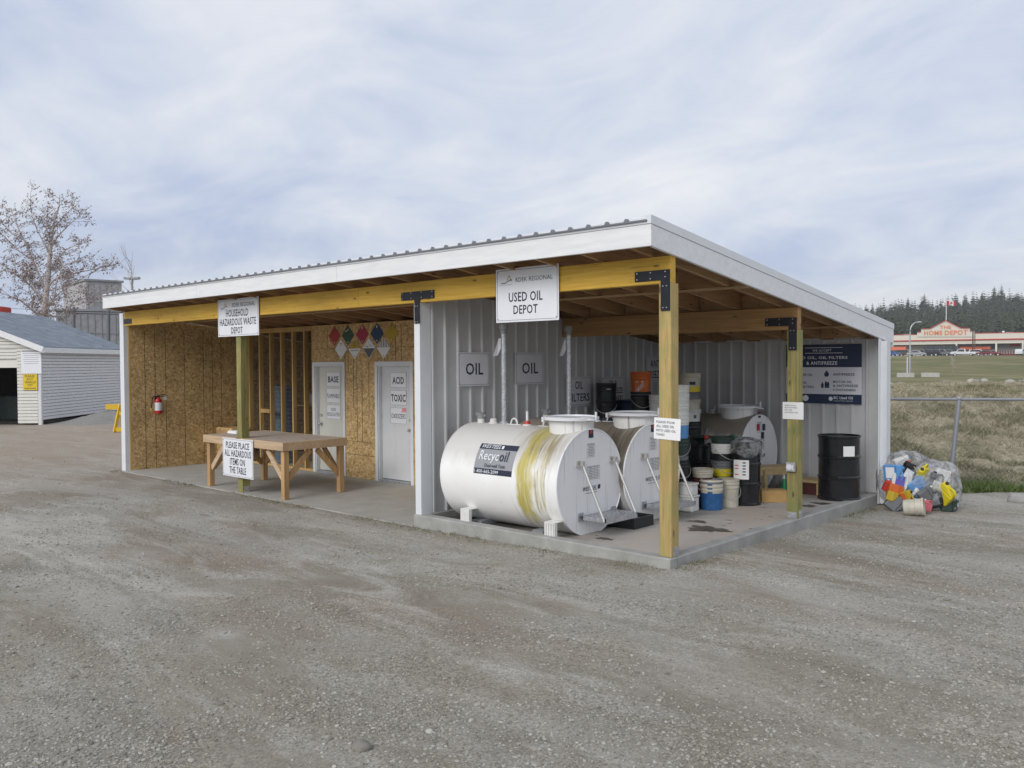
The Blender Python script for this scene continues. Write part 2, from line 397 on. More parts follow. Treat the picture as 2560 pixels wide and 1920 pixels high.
paint('drum_black', (0.014, 0.015, 0.019), 0.24, 0.0, var=0.4, scale=5)
paint('cardboard', (0.46, 0.29, 0.11), 0.85, var=0.15)
paint('green_bottle', (0.01, 0.22, 0.09), 0.35, var=0.1)
paint('green_net', (0.04, 0.16, 0.09), 0.7, var=0.3)
paint('rubber', (0.015, 0.015, 0.015), 0.7, var=0.2)
paint('handle_steel', (0.55, 0.54, 0.52), 0.4, 0.6, var=0.1)
paint('door_white', (0.66, 0.675, 0.69), 0.45, var=0.05, scale=3)
paint('door_cream', (0.62, 0.625, 0.56), 0.45, var=0.05, scale=3)
paint('haz_red', (0.42, 0.03, 0.03), 0.5); paint('haz_green', (0.02, 0.085, 0.05), 0.5); paint('haz_pink', (0.40, 0.025, 0.075), 0.5)
paint('haz_blue', (0.012, 0.05, 0.14), 0.5); paint('haz_yellow', (0.48, 0.34, 0.02), 0.5)
paint('sticker_pink', (0.85, 0.30, 0.34), 0.6)
paint('siding_white', (0.66, 0.67, 0.69), 0.5, var=0.06)
paint('siding_cream', (0.72, 0.71, 0.66), 0.5, var=0.06)
def shingle():
    b = NB('shed_shingles', 0.85)
    w = b.noise(b.vec((1, 1, 9)), 1.6, 4); v = b.vor(b.vec((3.2, 3.2, 8)), 1.0, 'Color')
    n = N(b.t, 'ShaderNodeSeparateColor'); b.L(v, n.inputs[0])
    c = b.mix(b.ramp(w, [(0.3, 0.0), (0.7, 1.0)]), (0.155, 0.185, 0.225), (0.215, 0.25, 0.29))
    b.color(b.mix(1.0, c, b.ramp(n.outputs[0], [(0.0, 0.85), (1.0, 1.15)]), 'MULTIPLY'))
shingle()
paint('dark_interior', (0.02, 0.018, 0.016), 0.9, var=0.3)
paint('sign_yellow', (0.72, 0.52, 0.015), 0.5, var=0.06)
paint('sawhorse_yellow', (0.66, 0.42, 0.01), 0.5, var=0.12)
paint('grey_steel', (0.26, 0.27, 0.29), 0.6, var=0.2, scale=3)
paint('silo_grey', (0.40, 0.395, 0.41), 0.7, var=0.25, scale=2)
paint('store_cream', (0.68, 0.65, 0.55), 0.7, var=0.04)
paint('store_shade', (0.36, 0.35, 0.32), 0.7, var=0.08)
paint('store_red', (0.50, 0.045, 0.03), 0.6)
paint('store_orange', (0.75, 0.22, 0.09), 0.6)
paint('banner_orange', (0.78, 0.17, 0.08), 0.6)
paint('glass_dark', (0.05, 0.06, 0.07), 0.15, var=0.1)
paint('flag_red', (0.55, 0.03, 0.06), 0.7); paint('flag_white', (0.75, 0.74, 0.75), 0.7)
CARCOL = {'white': (0.70, 0.71, 0.73), 'grey': (0.16, 0.17, 0.18), 'dark': (0.03, 0.033, 0.04), 'blue': (0.06, 0.14, 0.36), 'maroon': (0.18, 0.03, 0.04), 'silver': (0.38, 0.40, 0.42), 'brown': (0.10, 0.075, 0.06), 'red': (0.38, 0.03, 0.03)}
for k, c in CARCOL.items(): paint('car_'+k, c, 0.25, var=0.04)
def clearbag():
    m = bpy.data.materials.new('clear_bag'); m.use_nodes = True; t = m.node_tree; t.nodes.clear()
    o = N(t, 'ShaderNodeOutputMaterial'); tr = N(t, 'ShaderNodeBsdfTransparent'); tr.inputs[0].default_value = (0.97, 0.97, 0.98, 1)
    gl = N(t, 'ShaderNodeBsdfGlossy'); gl.inputs['Roughness'].default_value = 0.16; gl.inputs[0].default_value = (0.9, 0.9, 0.92, 1)
    df = N(t, 'ShaderNodeBsdfTranslucent'); df.inputs[0].default_value = (0.93, 0.94, 0.95, 1)
    d2 = N(t, 'ShaderNodeBsdfDiffuse'); d2.inputs[0].default_value = (0.92, 0.93, 0.95, 1)
    tc = N(t, 'ShaderNodeTexCoord'); nz = N(t, 'ShaderNodeTexNoise'); nz.inputs['Scale'].default_value = 7; nz.inputs['Detail'].default_value = 5
    nz.inputs['Distortion'].default_value = 1.2
    t.links.new(tc.outputs['Object'], nz.inputs['Vector'])
    rp = N(t, 'ShaderNodeValToRGB'); rp.color_ramp.elements[0].position = 0.40; rp.color_ramp.elements[0].color = (0.09, 0.09, 0.09, 1)
    rp.color_ramp.elements[1].position = 0.70; rp.color_ramp.elements[1].color = (0.62, 0.62, 0.62, 1)
    t.links.new(nz.outputs[0], rp.inputs[0])
    bp = N(t, 'ShaderNodeBump'); bp.inputs['Strength'].default_value = 0.9; bp.inputs['Distance'].default_value = 0.03
    t.links.new(nz.outputs[0], bp.inputs['Height']); t.links.new(bp.outputs[0], gl.inputs['Normal']); t.links.new(bp.outputs[0], d2.inputs['Normal'])
    m0 = N(t, 'ShaderNodeMixShader'); m0.inputs[0].default_value = 0.5
    t.links.new(d2.outputs[0], m0.inputs[1]); t.links.new(df.outputs[0], m0.inputs[2])
    m1 = N(t, 'ShaderNodeMixShader'); t.links.new(rp.outputs[0], m1.inputs[0])
    t.links.new(tr.outputs[0], m1.inputs[1]); t.links.new(m0.outputs[0], m1.inputs[2])
    fr = N(t, 'ShaderNodeFresnel'); fr.inputs[0].default_value = 1.12; t.links.new(bp.outputs[0], fr.inputs['Normal'])
    m2 = N(t, 'ShaderNodeMixShader'); t.links.new(fr.outputs[0], m2.inputs[0])
    t.links.new(m1.outputs[0], m2.inputs[1]); t.links.new(gl.outputs[0], m2.inputs[2])
    t.links.new(m2.outputs[0], o.inputs[0]); MATS['clear_bag'] = m
clearbag()

# ---------------------------------------------------------------- mesh helpers
PM = {}                                          # world matrix of every parent, by object name
def I4(): return Matrix.Identity(4)
def ROT(a): return Matrix.Rotation(a, 4, 'Z')
def TR(v): return Matrix.Translation(Vector(v))
_tc = {}
def text_geo(s, bold):
    key = (s, bold)
    if key in _tc: return _tc[key]
    cu = bpy.data.curves.new('lettering_curve', 'FONT'); cu.body = s; cu.size = 1.0; cu.offset = bold*.75; cu.space_character = 1.06; cu.resolution_u = 2
    o = bpy.data.objects.new('lettering_tmp', cu); COL.objects.link(o)
    dg = bpy.context.evaluated_depsgraph_get()
    me = bpy.data.meshes.new_from_object(o.evaluated_get(dg))
    v = [tuple(x.co) for x in me.vertices]; f = [tuple(p.vertices) for p in me.polygons]
    bpy.data.objects.remove(o); bpy.data.curves.remove(cu); bpy.data.meshes.remove(me)
    xs = [a[0] for a in v]; ys = [a[1] for a in v]
    _tc[key] = (v, f, min(xs), max(xs), min(ys), max(ys)); return _tc[key]
class MB:
    def __init__(s, M=None):
        s.v = []; s.f = []; s.mi = []; s.sm = []; s.M = M or I4()
    def add(s, vs, fs, mi=0, smooth=False):
        o = len(s.v)
        s.v += [s.M @ Vector(a) for a in vs]
        for f in fs:
            s.f.append([o+i for i in f]); s.mi.append(mi); s.sm.append(smooth)
        return s
    def box(s, x0, y0, z0, x1, y1, z1, mi=0):
        v = [(x0,y0,z0),(x1,y0,z0),(x1,y1,z0),(x0,y1,z0),(x0,y0,z1),(x1,y0,z1),(x1,y1,z1),(x0,y1,z1)]
        return s.add(v, [(0,3,2,1),(4,5,6,7),(0,1,5,4),(1,2,6,5),(2,3,7,6),(3,0,4,7)], mi)
    def bar(s, p0, p1, w, h, mi=0, up=(0,0,1)):
        p0, p1 = Vector(p0), Vector(p1); d = (p1-p0).normalized(); u = Vector(up)
        sd_ = d.cross(u)
        if sd_.length < 1e-4: sd_ = d.cross(Vector((1,0,0)))
        sd_.normalize(); u = sd_.cross(d)
        v = []
        for p in (p0, p1):
            for a, b in ((-1,-1),(1,-1),(1,1),(-1,1)): v.append(p + sd_*a*w/2 + u*b*h/2)
        return s.add(v, [(0,1,2,3),(7,6,5,4),(0,4,5,1),(1,5,6,2),(2,6,7,3),(3,7,4,0)], mi)
    def cyl(s, p0, p1, r0, r1=None, n=14, mi=0, caps=True, smooth=True):
        if r1 is None: r1 = r0
        p0, p1 = Vector(p0), Vector(p1); d = (p1-p0).normalized()
        a = d.orthogonal().normalized(); b = d.cross(a)
        ring = lambda p, r: [p + (a*math.cos(2*math.pi*i/n) + b*math.sin(2*math.pi*i/n))*r for i in range(n)]
        A, B = ring(p0, r0), ring(p1, r1)
        s.add(A+B, [(i, (i+1)%n, n+(i+1)%n, n+i) for i in range(n)], mi, smooth)
        if caps:
            s.add(A, [tuple(reversed(range(n)))], mi); s.add(B, [tuple(range(n))], mi)
        return s
    def tube(s, pts, r, n=6, mi=0, r1=None):
        pts = [Vector(p) for p in pts]; k = len(pts); vs = []
        a = None
        for i, p in enumerate(pts):
            d = (pts[min(i+1, k-1)] - pts[max(i-1, 0)]).normalized()
            if a is None: a = d.orthogonal().normalized()
            a = (a - d*a.dot(d))
            a = a.normalized() if a.length > 1e-5 else d.orthogonal().normalized()
            b = d.cross(a); rr = r if r1 is None else r + (r1-r)*i/(k-1)
            vs += [p + (a*math.cos(2*math.pi*j/n) + b*math.sin(2*math.pi*j/n))*rr for j in range(n)]
        fs = [(i*n+j, i*n+(j+1)%n, (i+1)*n+(j+1)%n, (i+1)*n+j) for i in range(k-1) for j in range(n)]
        fs += [tuple(reversed(range(n))), tuple((k-1)*n+j for j in range(n))]
        return s.add(vs, fs, mi, True)
    def lathe(s, prof, c=(0,0,0), n=24, mi=0, smooth=True, axis='Z', mis=None):
        """prof: list of (radius, height) from bottom to top; hard edges because each strip has its own verts"""
        c = Vector(c)
        def P(r, h, t):
            x, y = r*math.cos(t), r*math.sin(t)
            return c + {'Z': Vector((x, y, h)), 'X': Vector((h, x, y)), 'Y': Vector((x, h, y))}[axis]
        for k in range(len(prof)-1):
            (r0, h0), (r1, h1) = prof[k], prof[k+1]
            m = mis[k] if mis else mi
            A = [P(r0, h0, 2*math.pi*i/n) for i in range(n)]; B = [P(r1, h1, 2*math.pi*i/n) for i in range(n)]
            fl = (axis == 'Y')
            fs = [(i, (i+1)%n, n+(i+1)%n, n+i) for i in range(n)]
            if fl: fs = [tuple(reversed(f)) for f in fs]
            s.add(A+B, fs, m, smooth)
        return s
    def ball(s, c, r, nu=12, nv=8, mi=0, fn=None):
        c = Vector(c); r = Vector(r) if not isinstance(r, (int, float)) else Vector((r, r, r)); vs = []
        for j in range(nv+1):
            ph = math.pi*j/nv
            for i in range(nu):
                t = 2*math.pi*i/nu
                d = Vector((math.sin(ph)*math.cos(t), math.sin(ph)*math.sin(t), math.cos(ph)))
                k = fn(d) if fn else 1.0
                vs.append(c + Vector((d.x*r.x, d.y*r.y, d.z*r.z))*k)
        fs = [(j*nu+i, (j+1)*nu+i, (j+1)*nu+(i+1)%nu, j*nu+(i+1)%nu) for j in range(nv) for i in range(nu)]
        return s.add(vs, fs, mi, True)
    def poly(s, pts, thick, nrm, mi=0):
        nrm = Vector(nrm); pts = [Vector(p) for p in pts]; n = len(pts)
        s.add(pts + [p + nrm*thick for p in pts], [tuple(reversed(range(n))), tuple(range(n, 2*n))] + [(i, (i+1)%n, n+(i+1)%n, n+i) for i in range(n)], mi)
        return s
    def text(s, t, O, U, V, w, h, mi=0, bold=0.012, slant=0.0):
        """lettering filling the w x h box whose lower left corner is O"""
        v, f, x0, x1, y0, y1 = text_geo(t, bold); O, U, V = Vector(O), Vector(U), Vector(V)
        s.add([O + U*((a[0]-x0)/(x1-x0)*w + slant*(a[1]-y0)/(y1-y0)*h) + V*((a[1]-y0)/(y1-y0)*h) for a in v], f, mi)
        return s
    def build(s, name, mats, parent=None, local=False, bevel=0.0, label=None, seg=1):
        if isinstance(mats, str): mats = [mats]
        me = bpy.data.meshes.new(name)
        vs = s.v
        if parent is not None and not local:
            inv = PM[parent.name].inverted(); vs = [inv @ v for v in vs]
        me.from_pydata([tuple(v) for v in vs], [], s.f)
        for m in mats: me.materials.append(MATS[m])
        me.polygons.foreach_set('material_index', s.mi); me.polygons.foreach_set('use_smooth', s.sm)
        me.update()
        o = bpy.data.objects.new(name, me); COL.objects.link(o)
        if parent is not None: o.parent = parent; PM[o.name] = PM[parent.name]
        else: PM[o.name] = I4()
        if bevel:
            b = o.modifiers.new('bevel', 'BEVEL'); b.width = bevel; b.segments = seg; b.limit_method = 'ANGLE'; b.angle_limit = math.radians(50)
        if label: o['label'] = label
        return o
def tag(o, label, cat, group=None, kind=None):
    o['label'] = label; o['category'] = cat
    if group: o['group'] = group
    if kind: o['kind'] = kind
    return o
def thing(name, label, cat, loc=(0,0,0), rz=0.0, group=None):
    o = bpy.data.objects.new(name, None); COL.objects.link(o)
    o.empty_display_size = 0.2; o.location = loc; o.rotation_euler = (0, 0, rz)
    PM[o.name] = TR(loc) @ ROT(rz)
    return tag(o, label, cat, group)
def struct(name, mb, mats, **k):
    o = mb.build(name, mats, **k); o['kind'] = 'structure'; return o
def copy_tree(o, parent=None):
    c = o.copy(); COL.objects.link(c)
    if parent is not None: c.parent = parent
    for ch in [x for x in bpy.data.objects if x.parent == o]: copy_tree(ch, c)
    return c
def fast_mesh(name, verts, faces_flat, nper, mats, smooth=False):
    """numpy -> mesh, all faces with nper corners"""
    me = bpy.data.meshes.new(name); nv = len(verts); nf = len(faces_flat)//nper
    me.vertices.add(nv); me.vertices.foreach_set('co', np.asarray(verts, dtype=np.float32).ravel())
    me.loops.add(nf*nper); me.loops.foreach_set('vertex_index', np.asarray(faces_flat, dtype=np.int32))
    me.polygons.add(nf); me.polygons.foreach_set('loop_start', np.arange(0, nf*nper, nper, dtype=np.int32))
    me.polygons.foreach_set('use_smooth', np.full(nf, smooth))
    for m in mats: me.materials.append(MATS[m])
    me.update(calc_edges=True); me.validate()
    o = bpy.data.objects.new(name, me); COL.objects.link(o); PM[o.name] = I4(); return o

# ---------------------------------------------------------------- ground
def vnoise(x, y, seed=0):
    """cheap smooth value noise, arrays in"""
    xi = np.floor(x); yi = np.floor(y); fx = x-xi; fy = y-yi
    def h(a, b): return np.modf(np.abs(np.sin(a*127.1+b*311.7+seed*17.3)*43758.5453))[0]
    u = fx*fx*(3-2*fx); w = fy*fy*(3-2*fy)
    return (h(xi,yi)*(1-u)+h(xi+1,yi)*u)*(1-w) + (h(xi,yi+1)*(1-u)+h(xi+1,yi+1)*u)*w
GZ = -0.165
def gz(x, y):
    x = np.asarray(x, float); y = np.asarray(y, float)
    z = GZ + 0.06*np.exp(-((x-0.2)**2+(y+0.1)**2)/5.0)
    far = np.clip((np.hypot(x-CAM.x, y-CAM.y)-9)/20, 0, 1)
    out_ = ((x > 0.02) | (y < -0.055)).astype(float)
    z = z + out_*((vnoise(x*0.9, y*0.9)-0.5)*0.03*np.clip(np.hypot(np.minimum(x, 0.1)-x, np.minimum(y+0.15, 0))*1.2, 0, 1))
    rl = (x-CAM.x)*RT.x + (y-CAM.y)*RT.y; rd = (x-CAM.x)*FH.x + (y-CAM.y)*FH.y
    rut = (vnoise(rl*.12+3, rd*1.7+rl*.12, 21)-.5)*.045*np.clip((rd-3.5)/2, 0, 1)*np.clip((20-rd)/8, 0, 1)
    z = z + out_*rut*np.clip(np.hypot(np.maximum(x, 0.1)-.1, np.minimum(y+.1, 0))*.9, 0, 1)
    ed = np.hypot(np.maximum(x, 0.012)-.012, np.minimum(y+.05, 0)); z = z + out_*0.034*np.exp(-ed/.14)*(vnoise(x*2.3, y*2.3, 31)-.25)
    # distant flats lie a little lower on the right, beyond the bank
    l = (x-CAM.x)*RT.x + (y-CAM.y)*RT.y; d = (x-CAM.x)*FH.x + (y-CAM.y)*FH.y
    z = z - 0.6*np.clip((d-60)/60, 0, 1)
    return z
rr_ = np.concatenate([[0.0], np.geomspace(0.6, 3500, 300)]); NA = 420
th_ = np.linspace(0, 2*np.pi, NA, endpoint=False)
gx = CAM.x + rr_[:, None]*np.cos(th_)[None]; gy = CAM.y + rr_[:, None]*np.sin(th_)[None]
gv = np.stack([gx, gy, gz(gx, gy)], -1).reshape(-1, 3)
ii, jj = np.meshgrid(np.arange(len(rr_)-1), np.arange(NA), indexing='ij')
gf = np.stack([ii*NA+jj, (ii+1)*NA+jj, (ii+1)*NA+(jj+1)%NA, ii*NA+(jj+1)%NA], -1).reshape(-1)
gnd = fast_mesh('ground', gv, gf, 4, ['gravel_yard'], True); gnd['kind'] = 'structure'

# loose stones on the yard (uncountable)
def stones(n, dmin, dmax, size0, size1):
    ph = (1+5**0.5)/2
    ico = np.array([(-1,ph,0),(1,ph,0),(-1,-ph,0),(1,-ph,0),(0,-1,ph),(0,1,ph),(0,-1,-ph),(0,1,-ph),(ph,0,-1),(ph,0,1),(-ph,0,-1),(-ph,0,1)])/1.9
    fc = np.array([(0,11,5),(0,5,1),(0,1,7),(0,7,10),(0,10,11),(1,5,9),(5,11,4),(11,10,2),(10,7,6),(7,1,8),(3,9,4),(3,4,2),(3,2,6),(3,6,8),(3,8,9),(4,9,5),(2,4,11),(6,2,10),(8,6,7),(9,8,1)])
    d = dmin + (dmax-dmin)*rng.random(n*3)**1.5; l = (rng.random(n*3)-0.5)*1.32*d
    x = CAM.x + l*RT.x + d*FH.x; y = CAM.y + l*RT.y + d*FH.y
    dens = vnoise(x*0.8+y*0.5, y*1.2-x*0.6, 5)*0.6 + vnoise(x*2.5, y*2.5, 9)*0.4
    inside = (x < 0.05) & (y > -0.1)
    keep = (dens + (rng.random(n*3)-0.5)*0.5 > 0.5) & ~inside
    x, y = x[keep][:n], y[keep][:n]; n = len(x)
    sz = size0 + (size1-size0)*rng.random(n)**2.6
    ang = rng.random(n)*6.283; c, s_ = np.cos(ang), np.sin(ang)
    jit = 1 + (rng.random((n, 12, 1))-0.5)*0.5
    v = ico[None]*jit*sz[:, None, None]*np.stack([0.8+0.6*rng.random(n), 0.7+0.4*rng.random(n), 0.4+0.3*rng.random(n)], -1)[:, None]
    vx = v[..., 0]*c[:, None]-v[..., 1]*s_[:, None] + x[:, None]; vy = v[..., 0]*s_[:, None]+v[..., 1]*c[:, None] + y[:, None]
    vz = v[..., 2] + (gz(x, y)+sz*0.12)[:, None]
    V = np.stack([vx, vy, vz], -1).reshape(-1, 3)
    F = (fc[None] + (np.arange(n)*12)[:, None, None]).reshape(-1)
    return V, F
V1, F1 = stones(60000, 4.0, 13, 0.003, 0.013)
V2, F2 = stones(2500, 4.0, 24, 0.006, 0.022)
go = fast_mesh('gravel', np.concatenate([V1, V2]), np.concatenate([F1, F2+len(V1)]), 3, ['stone'])
tag(go, 'loose grey gravel stones scattered over the yard', 'gravel', kind='stuff')

# concrete slabs
ZL = -0.148
m = MB().box(-12.60, -0.05, -0.5, -3.80, 5.62, ZL); struct('concrete_pavement', m, 'concrete_pale')
m = MB()
m.add([(-3.75,0.10,-0.09),(-0.13,0.10,-0.014),(-0.13,5.60,-0.014),(-3.75,5.60,-0.06)], [(0,1,2,3)])
struct('oil_depot_floor', m, 'concrete_oil_shade')
m = MB()
m.box(-3.79, -0.05, -0.5, 0.012, 0.10, 0.0); m.box(-0.13, 0.10, -0.5, 0.012, 5.62, 0.0); m.box(-3.79, 0.10, -0.5, -3.66, 5.62, 0.002)
struct('kerb', m, 'concrete_kerb', bevel=0.012)
# ---------------------------------------------------------------- the depot building
DEP = thing('depot_building', 'open-fronted white metal depot with yellow beam and sloping roof', 'building', (-6.2, 0, GZ))
HB, HB2 = 2.685, 2.30
SL = (3.28-2.45)/6.34                             # roof fall per metre
def rb(y): return 2.955 - SL*y                    # underside of rafters
XL = -12.41
def part(mb, name, mats, **k): return mb.build(name, mats, DEP, **k)
# posts
o = part(MB().box(-0.14, 0, 0.0, 0, 0.14, HB), 'post', 'post_treated', bevel=0.006, label='yellow timber post at the near corner')
part(MB().box(-0.14, 2.82, 0.0, 0, 2.96, HB2), 'post', 'post_green', bevel=0.006, label='greenish timber post in the middle of the open side')
part(MB().box(-8.19, 0, ZL, -8.05, 0.14, HB), 'post', 'post_green', bevel=0.006, label='green timber post behind the table sign')
for x0, y0, z0, dx in ((-0.0, 0.035, 0.0, 1), (-0.0, 2.85, 0.0, 1), (-8.05, 0.02, ZL, 1)):
    m = MB().box(x0, y0, z0+0.002, x0+0.004, y0+0.105, z0+0.10)
    for a in (0.25, 0.75): m.cyl((x0+0.004, y0+0.1*a, z0+0.06), (x0+0.012, y0+0.1*a, z0+0.06), 0.006, n=6)
    part(m, 'post_bracket', 'galvanised')
m = MB().box(-0.13, 2.812, 0.002, -0.01, 2.818, 0.075); m.cyl((-0.07,2.812,0.04), (-0.07,2.806,0.04), 0.006, n=6); part(m, 'post_bracket', 'galvanised')
# white corner cladding: left end, partition end, rear corner
part(MB().box(-12.60, -0.008, ZL-0.005, -12.43, 0.085, 2.93), 'corner_trim', 'white_trim', bevel=0.004)
part(MB().box(-3.793, -0.008, ZL-0.005, -3.684, 0.18, HB), 'corner_trim', 'white_trim', bevel=0.004)
m = MB().box(0.016, 5.40, -0.14, 0.03, 5.49, 2.24).box(0.03, 5.46, -0.14, 0.115, 5.475, 2.20); m.box(0.03, 5.475, -0.14, 0.115, 5.62, 2.20)
part(m, 'corner_trim', 'white_trim', bevel=0.003)
# beams
m = MB()
xs = [XL, -8.62, -4.95, -2.36, 0.0]
for a, b in zip(xs[:-1], xs[1:]): m.box(a+0.0015, 0.0, HB, b-0.0015, 0.09, 2.95)
part(m, 'front_beam', 'beam_yellow', bevel=0.004)
m = MB().box(-3.69, 2.82, HB2, -1.75, 2.91, 2.572).box(-1.747, 2.82, HB2, 0.0, 2.91, 2.572)
part(m, 'middle_beam', 'beam_brown', bevel=0.004)
# steel brackets on the beams
def bracket(shape, x, z, y, mir=1):
    m = MB(); t = 0.005
    if shape == 'T':
        m.box(-4.032, y-t, 2.725, -3.404, y, 2.826).box(-3.772, y-t-0.001, 2.42, -3.671, y-0.001, 2.727)
        sc = [(-4.00,2.81),(-4.00,2.745),(-3.83,2.81),(-3.83,2.745),(-3.63,2.81),(-3.63,2.745),(-3.43,2.81),(-3.43,2.745),(-3.745,2.64),(-3.705,2.64),(-3.745,2.44),(-3.705,2.44)]
    elif shape == 'L':
        m.box(x-0.41, y-t, z-0.10, x, y, z).box(x-0.105, y-t-0.001, z-0.40, x, y-0.001, z-0.098)
        sc = [(x-0.38,z-0.02),(x-0.38,z-0.08),(x-0.22,z-0.02),(x-0.22,z-0.08),(x-0.05,z-0.02),(x-0.05,z-0.07),(x-0.075,z-0.16),(x-0.035,z-0.16),(x-0.075,z-0.37),(x-0.035,z-0.37)]
    else:
        m.box(-12.40, y-t, 2.715, -12.06, y, 2.812); sc = [(-12.3,2.80),(-12.1,2.80),(-12.1,2.735)]
    for a, b in sc: m.cyl((a, y-t-0.002, b), (a, y-t-0.009, b), 0.0065, n=6, mi=1)
    part(m, 'bracket', ['black_plate', 'screw_steel'])
bracket('L', -0.004, 2.816, -0.006); bracket('T', 0, 0, -0.012); bracket('L', -0.012, 2.448, 2.814); bracket('S', 0, 0, -0.004)
# rafters, roof deck, purlin strips
for i in range(21):
    x = -0.22 - i*0.608
    m = MB()
    for (ya, yb) in ((-0.355, 5.86),):
        m.add([(x-.019,ya,rb(ya)),(x+.019,ya,rb(ya)),(x+.019,yb,rb(yb)),(x-.019,yb,rb(yb)),(x-.019,ya,rb(ya)+.20),(x+.019,ya,rb(ya)+.20),(x+.019,yb,rb(yb)+.20),(x-.019,yb,rb(yb)+.20)],
              [(0,3,2,1),(4,5,6,7),(0,1,5,4),(1,2,6,5),(2,3,7,6),(3,0,4,7)])
    part(m, 'rafter', 'rafter_wood')
def slab_y(m, x0, x1, ya, yb, z0, z1, mi=0):
    """box whose top and bottom follow the roof slope; z0,z1 heights above rafter underside"""
    m.add([(x0,ya,rb(ya)+z0),(x1,ya,rb(ya)+z0),(x1,yb,rb(yb)+z0),(x0,yb,rb(yb)+z0),(x0,ya,rb(ya)+z1),(x1,ya,rb(ya)+z1),(x1,yb,rb(yb)+z1),(x0,yb,rb(yb)+z1)],
          [(0,3,2,1),(4,5,6,7),(0,1,5,4),(1,2,6,5),(2,3,7,6),(3,0,4,7)], mi)
m = MB(); slab_y(m, -12.34, 0.0, -0.355, 5.90, 0.202, 0.218); part(m, 'roof_deck', 'roof_deck')
m = MB()
for y in (1.55, 4.35): m.box(-3.69, y-0.045, rb(y)-0.022, -0.0, y+0.045, rb(y)-0.003)
m.box(-12.4, 1.2, rb(1.2)-0.022, -3.8, 1.29, rb(1.2)-0.003)
part(m, 'bracing_strip', 'strip_wood')
# blocking between rafters over the middle beam
for i in range(6):
    x = -0.22 - i*0.608
    for y in (2.93, 5.36): part(MB().box(x-0.585, y, rb(y)+0.002, x-0.022, y+0.04, rb(y)+0.18), 'blocking', 'rafter_wood')
# ribbed roof sheet
m = MB()
slab_y(m, -12.36, 0.002, -0.43, 5.98, 0.222, 0.236)
for k in range(1, 54):
    x = 0.008 - k*0.2289
    ya, yb = -0.432, 5.982
    v = []
    for y in (ya, yb):
        z = rb(y)+0.2365
        v += [(x-.028,y,z),(x+.028,y,z),(x+.014,y,z+.026),(x-.014,y,z+.026)]
    m.add(v, [(0,1,2,3),(7,6,5,4),(1,5,6,2),(2,6,7,3),(3,7,4,0)])
part(m, 'roof', 'roof_metal')
# fascia boards with the upper trim strip
fs = MB()
for a_, b_ in ((-12.36, -8.702), (-8.698, -4.882), (-4.878, 0.04)): fs.box(a_, -0.40, 3.0, b_, -0.36, 3.205)
part(fs, 'front_fascia', 'white_board', bevel=0.003)
part(MB().box(-12.365, -0.408, 3.207, 0.0025, -0.36, 3.272), 'fascia_trim', 'white_trim', bevel=0.003)
def rake(m, x0, x1, ya, yb, z0, z1):
    S2 = (3.28-2.45)/6.34
    f = lambda y, z: z - S2*(y+0.40)
    m.add([(x0,ya,f(ya,z0)),(x1,ya,f(ya,z0)),(x1,yb,f(yb,z0)),(x0,yb,f(yb,z0)),(x0,ya,f(ya,z1)),(x1,ya,f(ya,z1)),(x1,yb,f(yb,z1)),(x0,yb,f(yb,z1))],
          [(0,3,2,1),(4,5,6,7),(0,1,5,4),(1,2,6,5),(2,3,7,6),(3,0,4,7)])
m = MB(); rake(m, 0.002, 0.04, -0.357, 5.92, 3.0, 3.205); part(m, 'rake_fascia', 'white_board', bevel=0.003)
m = MB(); rake(m, 0.004, 0.046, -0.409, 5.96, 3.207, 3.29); rake(m, -0.07, 0.004, -0.405, 5.96, 3.255, 3.29)
for y in (0.15, 1.15, 2.2, 3.3, 4.4, 5.4): m.cyl((0.046, y, 3.25-SL*(y+.4)), (0.05, y, 3.25-SL*(y+.4)), 0.006, n=6)
part(m, 'rake_trim', 'white_trim', bevel=0.002)
m = MB(); rake(m, -12.40, -12.362, -0.40, 5.92, 3.0, 3.27); part(m, 'rake_fascia', 'white_board')
part(MB().box(-12.36, 5.92, rb(5.92)-0.06, 0.04, 5.95, rb(5.92)+0.2), 'rear_fascia', 'white_board')
# corrugated cladding
def ribs(m, axis, a0, a1, start, pitch, plane, sgn, z0, ztop):
    """wall sheet in the plane x=plane (axis Y) or y=plane (axis X); ribs stand proud by sgn*0.03"""
    prof = []; a = a0; rp = sorted(start + k*pitch for k in range(-40, 60) if a0+0.04 < start + k*pitch < a1-0.04)
    prof.append((a0, 0))
    for r in rp: prof += [(r-.030, 0), (r-.014, .026), (r+.014, .026), (r+.030, 0)]
    prof.append((a1, 0)); v = []
    for p, h in prof:
        q = plane + sgn*h
        for z in (z0, ztop(p)): v.append((q, p, z) if axis == 'Y' else (p, q, z))
    f = [(2*i, 2*i+2, 2*i+3, 2*i+1) for i in range(len(prof)-1)]
    if (axis == 'Y') == (sgn < 0): f = [tuple(reversed(x)) for x in f]
    if axis == 'X': f = [tuple(reversed(x)) for x in f]
    m.add(v, f)
m = MB(); ribs(m, 'Y', 0.165, 5.52, 0.212, 0.2272, -3.70, 1, 0.003, lambda y: rb(y)-0.004); m.box(-3.785, 0.19, ZL, -3.706, 5.515, 2.2)
for z_ in (0.25, 1.1, 1.95):
    for k in range(23):
        y_ = 0.32 + k*0.2272
        if y_ < 5.4: m.cyl((-3.70, y_, z_), (-3.695, y_, z_), .006, n=6)
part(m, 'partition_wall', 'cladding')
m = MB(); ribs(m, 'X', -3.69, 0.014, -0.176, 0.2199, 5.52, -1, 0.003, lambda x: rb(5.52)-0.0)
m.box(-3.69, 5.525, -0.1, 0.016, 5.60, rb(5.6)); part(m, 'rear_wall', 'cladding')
part(MB().box(-12.59, 5.525, ZL, -3.80, 5.60, rb(5.6)), 'rear_wall', 'osb_left')
